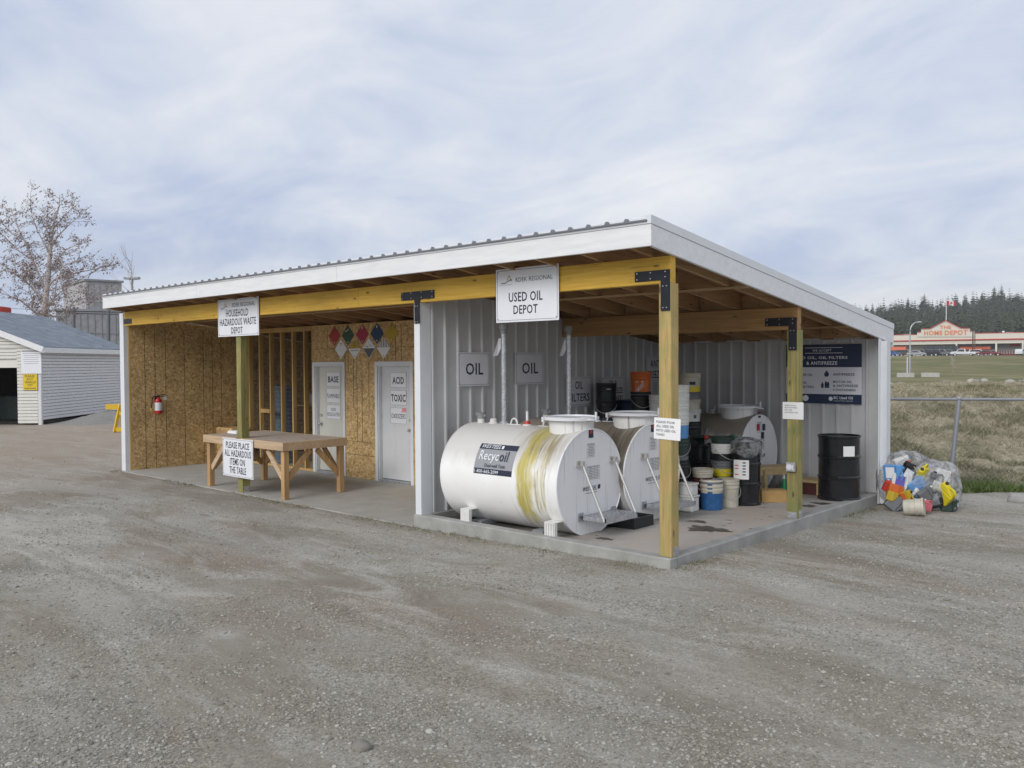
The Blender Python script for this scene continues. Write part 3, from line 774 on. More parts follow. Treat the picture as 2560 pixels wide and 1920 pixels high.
# left end wall lined with sheet
def wallpoly_x(m, x0, x1, ya, yb, za, zb_fn):
    m.add([(x0,ya,za),(x1,ya,za),(x1,yb,za),(x0,yb,za),(x0,ya,zb_fn(ya)),(x1,ya,zb_fn(ya)),(x1,yb,zb_fn(yb)),(x0,yb,zb_fn(yb))],
          [(0,3,2,1),(4,5,6,7),(0,1,5,4),(1,2,6,5),(2,3,7,6),(3,0,4,7)])
m = MB(); wallpoly_x(m, -12.56, -12.41, 0.12, 5.52, ZL, lambda y: rb(y)-0.002)
for y in (0.395, 0.599, 0.818, 1.213, 1.628, 1.827, 2.027): 
    wob = 0.002
    m.box(-12.412, y-0.004, ZL+0.01, -12.4085, y+0.004, 2.6, 1)
    for k in range(12): m.box(-12.41, y-0.008, 0.05+k*0.205, -12.4075, y+0.008, 0.062+k*0.205, 1)
part(m, 'end_wall', ['osb_left', 'osb_seam'])
m = MB()
for z in (0,): m.box(-12.45, 0.088, ZL, -12.412, 0.118, 2.9)
part(m, 'end_stud', 'stud_wood')
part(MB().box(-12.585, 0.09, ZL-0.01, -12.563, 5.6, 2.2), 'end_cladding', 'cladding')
# front wall of the storage rooms, with two door openings
YD = 2.331
m = MB()
T = lambda: rb(YD)-0.002
m.box(-9.474, YD, 1.956, -6.539, YD+0.10, T()); m.box(-8.449, YD, ZL, -7.567, YD+0.10, 1.956); m.box(-6.539, YD, ZL, -3.795, YD+0.10, T())
m.box(-9.474, YD-0.0025, 2.196, -6.0, YD, 2.202, 1); m.box(-8.449, YD-0.0025, 0.505, -7.567, YD, 0.511, 1); m.box(-8.449, YD-0.0025, 0.265, -7.567, YD, 0.271, 1)
for x, z0, z1 in ((-9.0,2.2,2.6),(-8.35,1.75,2.2),(-8.1,0.5,1.95),(-8.2,1.1,2.0),(-7.95,0.51,1.7),(-7.75,1.1,1.95),(-7.0,1.96,2.6),(-7.3,1.98,2.18),(-8.65,2.2,2.6),(-8.45,1.98,2.2),(-7.62,2.2,2.6),(-7.42,2.2,2.6),(-6.85,1.98,2.6),(-8.05,2.2,2.6)):
    m.box(x-0.004, YD-0.0022, z0, x+0.004, YD, z1, 1)
part(m, 'storage_wall', ['osb_right', 'osb_seam'])
m = MB()
for k in range(7):
    x = -11.83 + k*0.4064 - 0.0
    if x > -9.5: x = -9.52
    m.box(x, YD, ZL+0.04, x+0.040, YD+0.09, 2.555)
m.box(XL, YD, ZL, -9.476, YD+0.09, ZL+0.038); m.box(XL, YD, 2.557, -9.476, YD+0.09, T())
m.box(-11.39, YD+0.01, 0.92, -11.05, YD+0.09, 1.0); m.box(-12.2, YD, ZL+0.04, -12.16, YD+0.09, 2.555)
part(m, 'stud_wall', 'stud_wood', bevel=0.003)
m = MB()
for k in range(30): m.box(XL, YD+0.096, 0.0+k*0.085, -9.48, YD+0.0985, 0.0025+k*0.085)
for k in range(58): m.box(-12.4+k*0.05, YD+0.0985, -0.1, -12.3975+k*0.05, YD+0.101, 2.55)
part(m, 'wire_mesh', 'galvanised')
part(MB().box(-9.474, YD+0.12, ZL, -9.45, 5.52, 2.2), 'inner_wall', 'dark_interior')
# doors
def door(x0, x1, leafm, knobside):
    tr = MB(); w = 0.068; zt = 1.956; y0 = YD-0.018
    tr.box(x0, y0, ZL, x0+w, YD, zt); tr.box(x1-w, y0, ZL, x1, YD, zt); tr.box(x0+w, y0, zt-w, x1-w, YD, zt)
    tr.box(x0+w, YD, ZL, x0+w+0.022, YD+0.1, zt-w); tr.box(x1-w-0.022, YD, ZL, x1-w, YD+0.1, zt-w); tr.box(x0+w+.022, YD, zt-w-0.022, x1-w-.022, YD+0.1, zt-w)
    d = MB().box(x0+w+0.024, YD+0.075, ZL+0.045, x1-w-0.024, YD+0.115, zt-w-0.024)
    lx0, lx1 = x0+w+0.024, x1-w-0.024; pw = (lx1-lx0)
    for (u0, u1) in ((0.14, 0.44), (0.56, 0.86)):
        for (za, zb) in ((0.05, 0.62), (0.82, 1.35), (1.48, 1.72)):
            a, b = lx0+pw*u0, lx0+pw*u1
            d.box(a, YD+0.072, za, b, YD+0.075, zb)
            d.box(a+0.025, YD+0.0695, za+0.025, b-0.025, YD+0.072, zb-0.025)
    do = d.build('door', leafm, DEP, bevel=0.002)
    hx = lx1+0.006 if knobside == 'L' else lx0-0.006
    for hz_ in (0.12, 0.95, 1.7): MB().cyl((hx, YD+0.07, hz_), (hx, YD+0.07, hz_+.09), .008, n=8).build('hinge', 'handle_steel', do)
    tr.build('door_frame', 'white_trim', do, bevel=0.003)
    MB().box(x0+w+0.02, YD-0.03, ZL, x1-w-0.02, YD+0.11, ZL+0.035).build('threshold', 'galvanised', do)
    kx = lx0+0.07 if knobside == 'L' else lx1-0.07
    k = MB().cyl((kx, YD+0.075, 0.78), (kx, YD+0.03, 0.78), 0.012, n=10).ball((kx, YD+0.02, 0.78), 0.03, 10, 8); k.cyl((kx,YD+.075,.78),(kx,YD+.066,.78),.032,n=14)
    k.build('door_knob', 'handle_steel', do)
    MB().cyl((kx, YD+0.075, 0.945), (kx, YD+0.05, 0.945), 0.028, n=14).build('deadbolt', 'handle_steel', do)
door(-9.474, -8.449, 'door_cream', 'L'); door(-7.567, -6.539, 'door_white', 'R')
# ---------------------------------------------------------------- signs
def sign(name, label, cat, O, U, V, w, h, lines, bg='sign_white', frame=0.012, ink='ink', thick=0.004, logo=None, group=None, border=True, extra=None):
    """O = top-left corner, U right, V down (unit vectors); lines: (text, u0, u1, v0, v1[, ink index, bold])"""
    O, U, V = Vector(O), Vector(U).normalized(), Vector(V).normalized(); nrm = V.cross(U).normalized()   # towards the viewer
    c = O + U*w/2 + V*h
    r = thing(name, label, cat, tuple(c - nrm*0.0), 0, group)
    def P(u, v, k=0.0): return O + U*(u*w) + V*(v*h) + nrm*k
    m = MB().poly([P(0,0), P(0,1), P(1,1), P(1,0)], thick, nrm)
    m.build('panel', bg, r)
    if border:
        m = MB(); fb = frame; t = 0.0022
        def strip(u0, v0, u1, v1, k0, k1, mi=0): m.poly([P(u0,v0,k0), P(u0,v1,k0), P(u1,v1,k0), P(u1,v0,k0)], k1-k0, nrm, mi)
        a, b = fb/w, fb/h; q = 0.003
        for (u0, v0, u1, v1) in ((a,b,1-a,b+q/h*1.3),(a,1-b-q/h*1.3,1-a,1-b),(a,b,a+q/w*1.3,1-b),(1-a-q/w*1.3,b,1-a,1-b)):
            strip(u0, v0, u1, v1, thick+0.0006, thick+0.0016)
        for u_, v_ in ((.035, .06), (.965, .06), (.035, .94), (.965, .94)):
            if w > .5: m.cyl(P(u_, v_, thick), P(u_, v_, thick+.004), .006, n=6)
        m.build('border', 'ink_grey', r)
    m = MB()
    mats = [ink, 'ink_grey', 'ink_faint', 'sign_white', 'haz_red']
    for L_ in lines:
        t, u0, u1, v0, v1 = L_[:5]; mi = L_[5] if len(L_) > 5 else 0; bd = L_[6] if len(L_) > 6 else 0.018
        m.text(t, P(u0, v1, thick+0.0018), U, -V, (u1-u0)*w, (v1-v0)*h, mi, bd)
    if lines: m.build('lettering', mats, r)
    if logo:
        u0, u1, v0, v1 = logo
        Q = lambda a, b: P(u0+(u1-u0)*a, v0+(v1-v0)*b, thick+0.0018)
        m = MB()
        for pts, mi in (([(0.55,.55),(0.72,.08),(0.78,.08),(0.62,.55)],0), ([(0.72,.08),(0.78,.08),(.98,.6),(.9,.62)],0)):
            m.add([Q(*p) for p in pts], [tuple(range(len(pts)))], mi)
        sw = [(x, 0.66+0.14*math.sin(x*5.2)) for x in np.linspace(0.1, 1.0, 13)]
        v = []
        for x, y in sw: v += [Q(x, y-0.05), Q(x, y+0.05)]
        m.add(v, [(2*i, 2*i+1, 2*i+3, 2*i+2) for i in range(12)], 1)
        m.text('East Kootenay', Q(0.0, 1.0), U, -V, (u1-u0)*w, (v1-v0)*h*0.13, 2, 0.0)
        m.build('logo', ['logo_gold', 'logo_grey', 'ink_faint'], r)
    if extra: extra(r, P, U, V, nrm, thick)
    return r
XU, ZD = (1,0,0), (0,0,-1)
sign('depot_sign', 'white framed sign reading RDEK REGIONAL USED OIL DEPOT on the beam', 'sign', (-2.326,-0.022,2.984), XU, ZD, 0.936, 0.607,
     [('RDEK REGIONAL', .327, .91, .18, .262, 1, 0.006), ('USED OIL', .214, .754, .45, .625), ('DEPOT', .29, .677, .69, .855)], logo=(.07, .27, .11, .31), frame=0.02)
sign('depot_sign', 'white framed sign reading HOUSEHOLD HAZARDOUS WASTE DEPOT above a green post', 'sign', (-8.71,-0.022,2.976), XU, ZD, 1.262, 0.602,
     [('RDEK REGIONAL', .37, .92, .11, .22, 1, 0.006), ('HOUSEHOLD', .21, .756, .28, .475), ('HAZARDOUS WASTE', .05, .94, .52, .71), ('DEPOT', .336, .616, .755, .93)], logo=(.06, .24, .08, .28), frame=0.02)
sign('table_sign', 'white sign reading PLEASE PLACE ALL HAZARDOUS ITEMS ON THE TABLE', 'sign', (-8.57,-0.048,0.722), XU, ZD, 0.942, 0.621,
     [('PLEASE PLACE', .113, .882, .09, .262), ('ALL HAZARDOUS', .07, .937, .30, .475), ('ITEMS ON', .25, .74, .515, .695), ('THE TABLE', .226, .774, .735, .91)], frame=0.016)
YU = (0,1,0)
XP = -3.664
G = 'framed signs on the corrugated partition'
sign('wall_sign', 'square OIL sign on corrugated wall, the one nearer the white trim', 'sign', (XP,0.632,2.062), YU, ZD, 0.583, 0.452, [('OIL', .235, .80, .315, .67)], 'sign_grey', 0.018, group=G)
sign('wall_sign', 'square OIL sign on corrugated wall, between the two vent pipes', 'sign', (XP,1.738,2.062), YU, ZD, 0.612, 0.452, [('OIL', .235, .80, .315, .67)], 'sign_grey', 0.018, group=G)
sign('wall_sign', 'OIL FILTERS sign partly hidden by a grey vent pipe', 'sign', (XP,2.875,1.698), YU, ZD, 0.598, 0.445, [('OIL', .35, .665, .15, .43), ('FILTERS', .10, .93, .57, .85)], 'sign_grey', 0.018, group=G)
sign('wall_sign', 'sign on the partition mostly hidden by a stack of black pails', 'sign', (XP,3.747,1.687), YU, ZD, 0.62, 0.45, [('OIL &', .33, .66, .13, .33), ('ANTIFREEZE', .08, .92, .40, .6), ('CONTAINERS', .08, .92, .68, .88)], 'sign_grey', 0.018, group=G)
sign('wall_sign', 'ANTI FREEZE sign on the partition behind the yellow corner post', 'sign', (XP,5.003,2.02), YU, ZD, 0.49, 0.44, [('ANTI', .24, .86, .16, .44), ('FREEZE', .08, .93, .58, .86)], 'sign_grey', 0.018, group=G)
YS = 2.400
for x0, items, side in ((-9.135, [('BASE', 1.769, 1.492, .13, .88, .30, .72, 'small white BASE sign at the top of the cream door', .03), ('FLAMMABLE', 1.465, 1.182, .05, .95, .38, .66, 'small white FLAMMABLE sign in the middle of the cream door', .0), ('NON|REGULATED', 1.153, 0.877, .06, .95, .2, .8, 'small white NON REGULATED sign lowest on the cream door', .0)], 0),
                        (-7.242, [('ACID', 1.768, 1.494, .16, .86, .30, .74, 'small white ACID sign at the top of the white door', .03), ('TOXIC', 1.459, 1.192, .07, .95, .28, .76, 'small white TOXIC sign in the middle of the white door', .03), ('OXIDIZERS', 1.157, 0.869, .07, .93, .38, .66, 'small white OXIDIZERS sign with a pink sticker on the white door', .006)], 1)):
    for t, z1, z0, u0, u1, v0, v1, lab, bd in items:
        if '|' in t:
            a, b = t.split('|'); ln = [(a, .33, .66, .22, .44, 0, bd), (b, u0, u1, .54, .78, 0, bd)]
        else: ln = [(t, u0, u1, v0, v1, 0, bd)]
        ex = None
        if t == 'OXIDIZERS':
            def ex(r, P, U, V, n, th):
                MB().add([P(.74,.04,th+.003), P(.70,.30,th+.003), P(.82,.26,th+.003), P(.97,.27,th+.003), P(.95,.04,th+.003)], [(0,1,2,3,4)]).build('sticker', 'sticker_pink', r)
        sign('door_sign', lab, 'sign', (x0, YS, z1), XU, ZD, 0.44, z1-z0, ln, 'sign_white', 0.006, group='small signs on the two doors', extra=ex)
# the big "we accept" board on the rear wall
def accept(r, P, U, V, n, th):
    def rect(u0, v0, u1, v1, k, mats, nm):
        MB().poly([P(u0,v0,th+k), P(u0,v1,th+k), P(u1,v1,th+k), P(u1,v0,th+k)], 0.001, n).build(nm, mats, r)
    rect(0, 0, 1, .385, .0008, 'navy', 'header_band'); rect(0, .84, 1, 1, .0008, 'navy', 'footer_band')
    rect(.26, .052, .755, .060, .0022, 'sign_white', 'rule_line'); rect(.26, .142, .755, .150, .0022, 'sign_white', 'rule_line')
    m = MB(); 
    tx = lambda t, u0, u1, v0, v1, mi, b=0.02: m.text(t, P(u0, v1, th+.0026), U, -V, (u1-u0)*1.16, (v1-v0)*.885, mi, b)
    tx('WE ACCEPT', .36, .615, .082, .122, 1, .0); tx('USED OIL, OIL FILTERS', .10, .82, .20, .255, 1); tx('& ANTIFREEZE', .28, .69, .285, .345, 1)
    tx('MOTOR OIL', .12, .365, .495, .535, 0); tx('MOTOR', .12, .28, .63, .67, 0); tx('OIL FILTERS', .12, .38, .70, .74, 0)
    tx('ANTIFREEZE', .635, .91, .485, .525, 0); tx('MOTOR OIL', .635, .88, .61, .65, 0); tx('& ANTIFREEZE', .635, .955, .675, .715, 0); tx('CONTAINERS', .635, .925, .745, .785, 0)
    tx('BC Used Oil', .645, .89, .872, .92, 1, .03); tx('COLLECTION CENTRE', .645, .89, .94, .957, 1, 0)
    m.build('lettering', ['navy', 'sign_white'], r)
    m = MB()
    Q = lambda u, v: P(u, v, th+.0028)
    dr = [Q(.55 + .032*math.sin(a)*(1-.0*a), .505 + .042*(-math.cos(a))) for a in np.linspace(0.55, 2*math.pi-0.55, 16)]
    m.add(dr + [Q(.55, .435)], [tuple(reversed(range(17)))], 0)
    def rc(u0, v0, u1, v1, mi): m.add([Q(u0,v0), Q(u0,v1), Q(u1,v1), Q(u1,v0)], [(0,1,2,3)], mi)
    rc(.525,.655,.585,.72,0); rc(.53,.625,.555,.655,0); rc(.525,.722,.585,.735,0); rc(.56,.635,.583,.655,0)
    rc(.478,.665,.512,.735,0); rc(.487,.64,.503,.665,0)
    m.build('pictogram', ['navy', 'sign_white'], r)
    m = MB()
    for cu, rad in ((.605, .027), (.27, .04)):
        pts = [P(cu + rad*math.cos(a), .915 + rad*1.31*math.sin(a), th+.0028) for a in np.linspace(0, 2*math.pi, 18, endpoint=False)]
        m.add(pts, [tuple(reversed(range(18)))], 0)
    m.build('emblem', ['sign_white'], r)
sign('information_board', 'navy and white WE ACCEPT board on the rear wall', 'sign', (-1.405,5.488,2.165), XU, ZD, 1.16, 0.888, [], 'sign_grey', border=False, extra=accept)
# paper notices on the two posts
sign('paper_notice', 'white paper notice PLEASE POUR ALL USED OIL on the yellow corner post', 'notice', (-0.19,-0.004,1.372), (0.999,0,-0.03), (-0.03,0,-0.999), 0.302, 0.21,
     [('PLEASE POUR', .09, .79, .14, .25, 1, .02), ('ALL USED OIL', .09, .77, .33, .45, 1, .02), ('INTO USED OIL', .09, .83, .53, .65, 1, .02), ('TANKS', .09, .41, .73, .84, 1, .02)], 'paper', border=False, thick=0.001)
sign('paper_notice', 'small white paper notice of four faint lines on the greenish side post', 'notice', (-0.192,2.815,1.418), XU, ZD, 0.266, 0.208,
     [('PLEASE POUR ALL', .1, .66, .16, .23, 1, .01), ('USED ANTI-FREEZE', .1, .7, .29, .36, 1, .01), ('INTO USED', .1, .46, .43, .50, 1, .01), ('ANTI-FREEZE TANKS', .1, .74, .57, .64, 1, .01)], 'paper', border=False, thick=0.001)
# hazard diamonds
def diamond(label, x, z, kind):
    r = thing('hazard_placard', label, 'placard', (x, YD-0.004, z-0.2), 0, 'hazard diamonds over the doors')
    a = 0.185; y = YD-0.008
    base = {'red':'haz_red','green':'haz_green','pink':'haz_pink','blue':'haz_blue','yellow':'haz_yellow'}.get(kind, 'sign_white')
    m = MB().poly([(x-a,y,z),(x,y,z-a),(x+a,y,z),(x,y,z+a)], 0.004, (0,1,0)); m.build('panel', base, r)
    k = y-0.0012; m = MB(); tri = lambda pts, mi: m.add([(x+p*a, k, z+q*a) for p, q in pts], [tuple(range(len(pts)))], mi)
    if kind in ('red','green','pink','blue','yellow'):
        tri([(-.02,.5),(-.1,.62),(0,.86),(.1,.62),(.05,.5)], 1 if kind in ('pink','blue') else 0)
        tri([(-.06,-.75),(.06,-.75),(.06,-.62),(-.06,-.62)], 1)
        if kind == 'green': tri([(-.45,.38),(.2,.62),(.24,.55),(-.42,.30)], 1)
        if kind in ('red',): tri([(-.42,.18),(.45,.18),(.45,.22),(-.42,.22)], 0)
        m.build('emblem', ['ink_grey', 'sign_grey'], r)
    else:
        if kind == 'rad':
            tri([(-.93,.05),(.93,.05),(0,.95)], 2); tri([(-.08,.35),(.08,.35),(.08,.5),(-.08,.5)], 0); tri([(-.2,.62),(-.06,.62),(-.1,.75)], 0); tri([(.06,.62),(.2,.62),(.1,.75)], 0); tri([(-.7,-.12),(.7,-.12),(.62,-.2),(-.62,-.2)], 1)
        if kind == 'corr':
            tri([(-.93,-.02),(0,-.95),(.93,-.02)], 0); tri([(-.5,.12),(-.1,.12),(-.1,.2),(-.5,.2)], 0); tri([(.05,.3),(.4,.14),(.5,.18),(.1,.36)], 1)
        if kind == 'misc':
            for i in range(-3, 4):
                p0, p1 = i*0.25-.06, i*0.25+.06; h0, h1 = 1-abs(p0)-.05, 1-abs(p1)-.05
                if min(h0, h1) > .1: tri([(p0,.06),(p1,.06),(p1,h1),(p0,h0)], 0)
        if kind == 'skull': tri([(-.2,.4),(.2,.44),(.2,.4),(-.2,.36)], 1); tri([(-.12,.5),(.12,.5),(.12,.62),(-.12,.62)], 1)
        tri([(-.05,-.8),(.05,-.8),(.05,-.62),(-.05,-.62)], 1)
        m.build('emblem', ['ink_grey', 'ink_faint', 'haz_yellow'], r)
for lab, x, z, k in (('red hazard diamond, first of the upper row', -8.76, 2.44, 'red'), ('dark green hazard diamond with a pale bar', -8.35, 2.44, 'green'), ('pink hazard diamond in the upper row', -7.92, 2.445, 'pink'),
                     ('dark blue hazard diamond in the upper row', -7.50, 2.45, 'blue'), ('yellow hazard diamond at the end of the upper row', -7.10, 2.45, 'yellow'), ('plain white hazard diamond over the cream door', -8.56, 2.19, 'skull'),
                     ('yellow and white hazard diamond', -8.15, 2.185, 'rad'), ('white over black hazard diamond', -7.73, 2.195, 'corr'), ('hazard diamond with black and white stripes', -7.32, 2.19, 'misc')):
    diamond(lab, x, z, k)
# metal outlet box on the side post
r = thing('outlet_box', 'grey metal outlet box fixed to the greenish side post', 'outlet', (-0.075, 2.81, 0.57))
MB().box(-0.132, 2.768, 0.572, -0.018, 2.816, 0.686).build('box', 'galvanised', r, bevel=0.008, seg=2)
m = MB().cyl((-0.085,2.768,0.63),(-0.085,2.762,0.63),0.036,n=16); m.box(-0.048,2.764,0.60,-0.032,2.768,0.66); m.build('cover', 'sign_grey', r)
# ---------------------------------------------------------------- table under the left bay
TB = thing('work_table', 'heavy timber table built round the green post', 'table', (-8.04, 0.56, ZL))
ZT = 0.728
m = MB(); x0, x1, y0, y1 = -9.27, -6.81, -0.03, 1.16
m.box(x0+.04, y0+.04, ZT-0.03, -8.20, y1-.04, ZT); m.box(-8.04, y0+.04, ZT-0.03, x1-.04, y1-.04, ZT); m.box(-8.20, 0.15, ZT-0.0299, -8.04, y1-.04, ZT-.0001)
m.build('tabletop', 'table_top', TB)
m = MB(); zb = ZT-0.125
m.box(x0, y0, zb, -8.195, y0+.038, ZT+.002); m.box(-8.045, y0, zb, x1, y0+.038, ZT+.002); m.box(x0, y1-.038, zb, x1, y1, ZT+.002)
m.box(x0, y0+.038, zb, x0+.038, y1-.038, ZT+.002); m.box(x1-.038, y0+.038, zb, x1, y1-.038, ZT+.002)
m.build('apron', 'table_edge', TB, bevel=0.004)
for lx, ly in ((-9.17, 0.01), (-6.89, 0.01), (-9.17, 1.03), (-6.89, 1.03)):
    MB().box(lx-.045, ly, ZL, lx+.045, ly+.09, zb-0.002).build('leg', 'table_wood', TB, bevel=0.004)
for sx, lx in ((1, -9.125), (-1, -6.935)):
    for ly in (0.055, 1.075):
        MB().bar((lx, ly, 0.16), (lx+sx*0.44, ly, zb-0.02), 0.036, 0.088).build('brace', 'table_edge' if ly < 1 else 'table_wood', TB, bevel=0.003)
for lx in (-9.17, -6.89):
    for sy, ly in ((1, 0.10), (-1, 1.03)):
        MB().bar((lx, ly, 0.16), (lx, ly+sy*0.40, zb-0.02), 0.036, 0.088).build('brace', 'table_wood', TB, bevel=0.003)
PX0, PY0 = -9.16, 0.36
# things around the table
m = MB().box(PX0, PY0, ZT+.003, PX0+.3, PY0+.2, ZT+.035).box(PX0+.01,PY0+.01,ZT+.0355,PX0+.28,PY0+.18,ZT+.05)
tag(m.build('paper_stack', 'paper', bevel=0.004), 'white stack of papers on the table left of the green post', 'papers')
r = thing('wooden_crate', 'shallow wooden crate standing behind the table by the sheet wall', 'crate', (-12.05, 1.95, ZL))
MB().box(-12.38, 1.88, ZL, -11.72, 2.28, 0.60).build('box', 'osb_right', r, bevel=0.005)
MB().box(-12.30, 1.865, 0.36, -11.80, 1.879, 0.55).build('panel', 'table_wood', r)
# fire extinguisher on the left end wall
r = thing('fire_extinguisher', 'red fire extinguisher hung on the left sheet wall', 'extinguisher', (-12.33, 0.62, 0.95))
MB().lathe([(0.0,.945),(.066,.95),(.07,.965),(.07,1.20),(.055,1.235),(.028,1.25),(.022,1.28),(0,1.28)], (-12.33,.62,0), 18).build('cylinder', 'red_paint', r)
MB().cyl((-12.33,.62,1.01),(-12.33,.62,1.17),.0712,n=18,caps=False).build('label_band', 'sign_grey', r)
m = MB().box(-12.355,.60,1.272,-12.305,.64,1.30); m.bar((-12.33,.60,1.305),(-12.33,.76,1.33),.022,.012); m.bar((-12.33,.60,1.29),(-12.33,.74,1.285),.022,.01); m.build('lever', 'rubber', r)
m = MB().tube([(-12.33,.60,1.285),(-12.33,.54,1.30),(-12.33,.50,1.25),(-12.33,.485,1.13),(-12.33,.478,1.06)], .011, 8); hs = m.build('hose', 'rubber', r)
MB().cyl((-12.33,.478,1.065),(-12.33,.47,1.0),.012,.016,n=10).build('nozzle', 'haz_yellow', hs)
MB().box(-12.345,.72,1.215,-12.343,.80,1.285).build('service_tag', 'paper', r)
MB().box(-12.409,.58,1.05,-12.40,.66,1.28).build('wall_bracket', 'rubber', r)
# storage behind the wire mesh
r = thing('storage_shelf', 'timber shelf with two boards behind the wire mesh', 'shelf', (-10.6, 3.6, ZL))
for z in (0.35, 1.0): MB().box(-12.0, 3.4, z, -9.55, 3.95, z+.04).build('shelf_board', 'stud_wood', r)
for x in (-12.0, -10.8, -9.6): MB().box(x, 3.4, ZL, x+.06, 3.46, 1.35).build('upright', 'stud_wood', r)
def bx_thing(name, label, cat, x0, y0, z0, x1, y1, z1, mat, group=None, lidm=None):
    r = thing(name, label, cat, ((x0+x1)/2, (y0+y1)/2, z0), 0, group)
    MB().box(x0, y0, z0, x1, y1, z1).build('box', mat, r, bevel=0.012)
    MB().box(x0-.008, y0-.008, z1+.001, x1+.008, y1+.008, z1+.025).build('lid', lidm or mat, r, bevel=0.004)
bx_thing('storage_bin', 'white plastic bin on the upper shelf behind the wire mesh', 'bin', -11.25, 3.42, 1.041, -10.7, 3.8, 1.25, 'white_plastic')
bx_thing('storage_bin', 'small white bin at the right end of the upper mesh shelf', 'bin', -10.3, 3.42, 1.041, -10.05, 3.7, 1.22, 'white_plastic')
bx_thing('storage_bin', 'grey bin on the lower shelf behind the wire mesh', 'bin', -10.35, 3.42, 0.391, -9.75, 3.8, 0.6, 'sign_grey')
bx_thing('storage_bin', 'white carton with dark print on the lower mesh shelf', 'carton', -11.1, 3.42, 0.391, -10.75, 3.7, 0.75, 'paper', lidm='ink_grey')
def hose_drum(name, label, x, y, z0, h, rad, mats, cat='drum', group=None):
    r = thing(name, label, cat, (x, y, z0), 0, group)
    pr = [(0, 0), (rad, 0), (rad, h*.03), (rad*.955, h*.045), (rad*.955, h*.32), (rad*1.0, h*.34), (rad*1.0, h*.36), (rad*.955, h*.38), (rad*.955, h*.64), (rad*1.0, h*.66), (rad*1.0, h*.68), (rad*.955, h*.70), (rad*.955, h*.955), (rad, h*.975), (rad, h), (rad*.93, h), (rad*.93, h*.975), (0, h*.975)]
    MB().lathe(pr, (x, y, z0), 36).build('body', mats[0], r)
    return r
hose_drum('steel_drum', 'light blue drum standing behind the wire mesh', -11.25, 2.8, ZL, 1.62, 0.24, ['dim_blue'])
hose_drum('steel_drum', 'dim red drum behind the mesh beside the cream door', -9.75, 2.85, ZL, 0.95, 0.22, ['maroon_metal'])
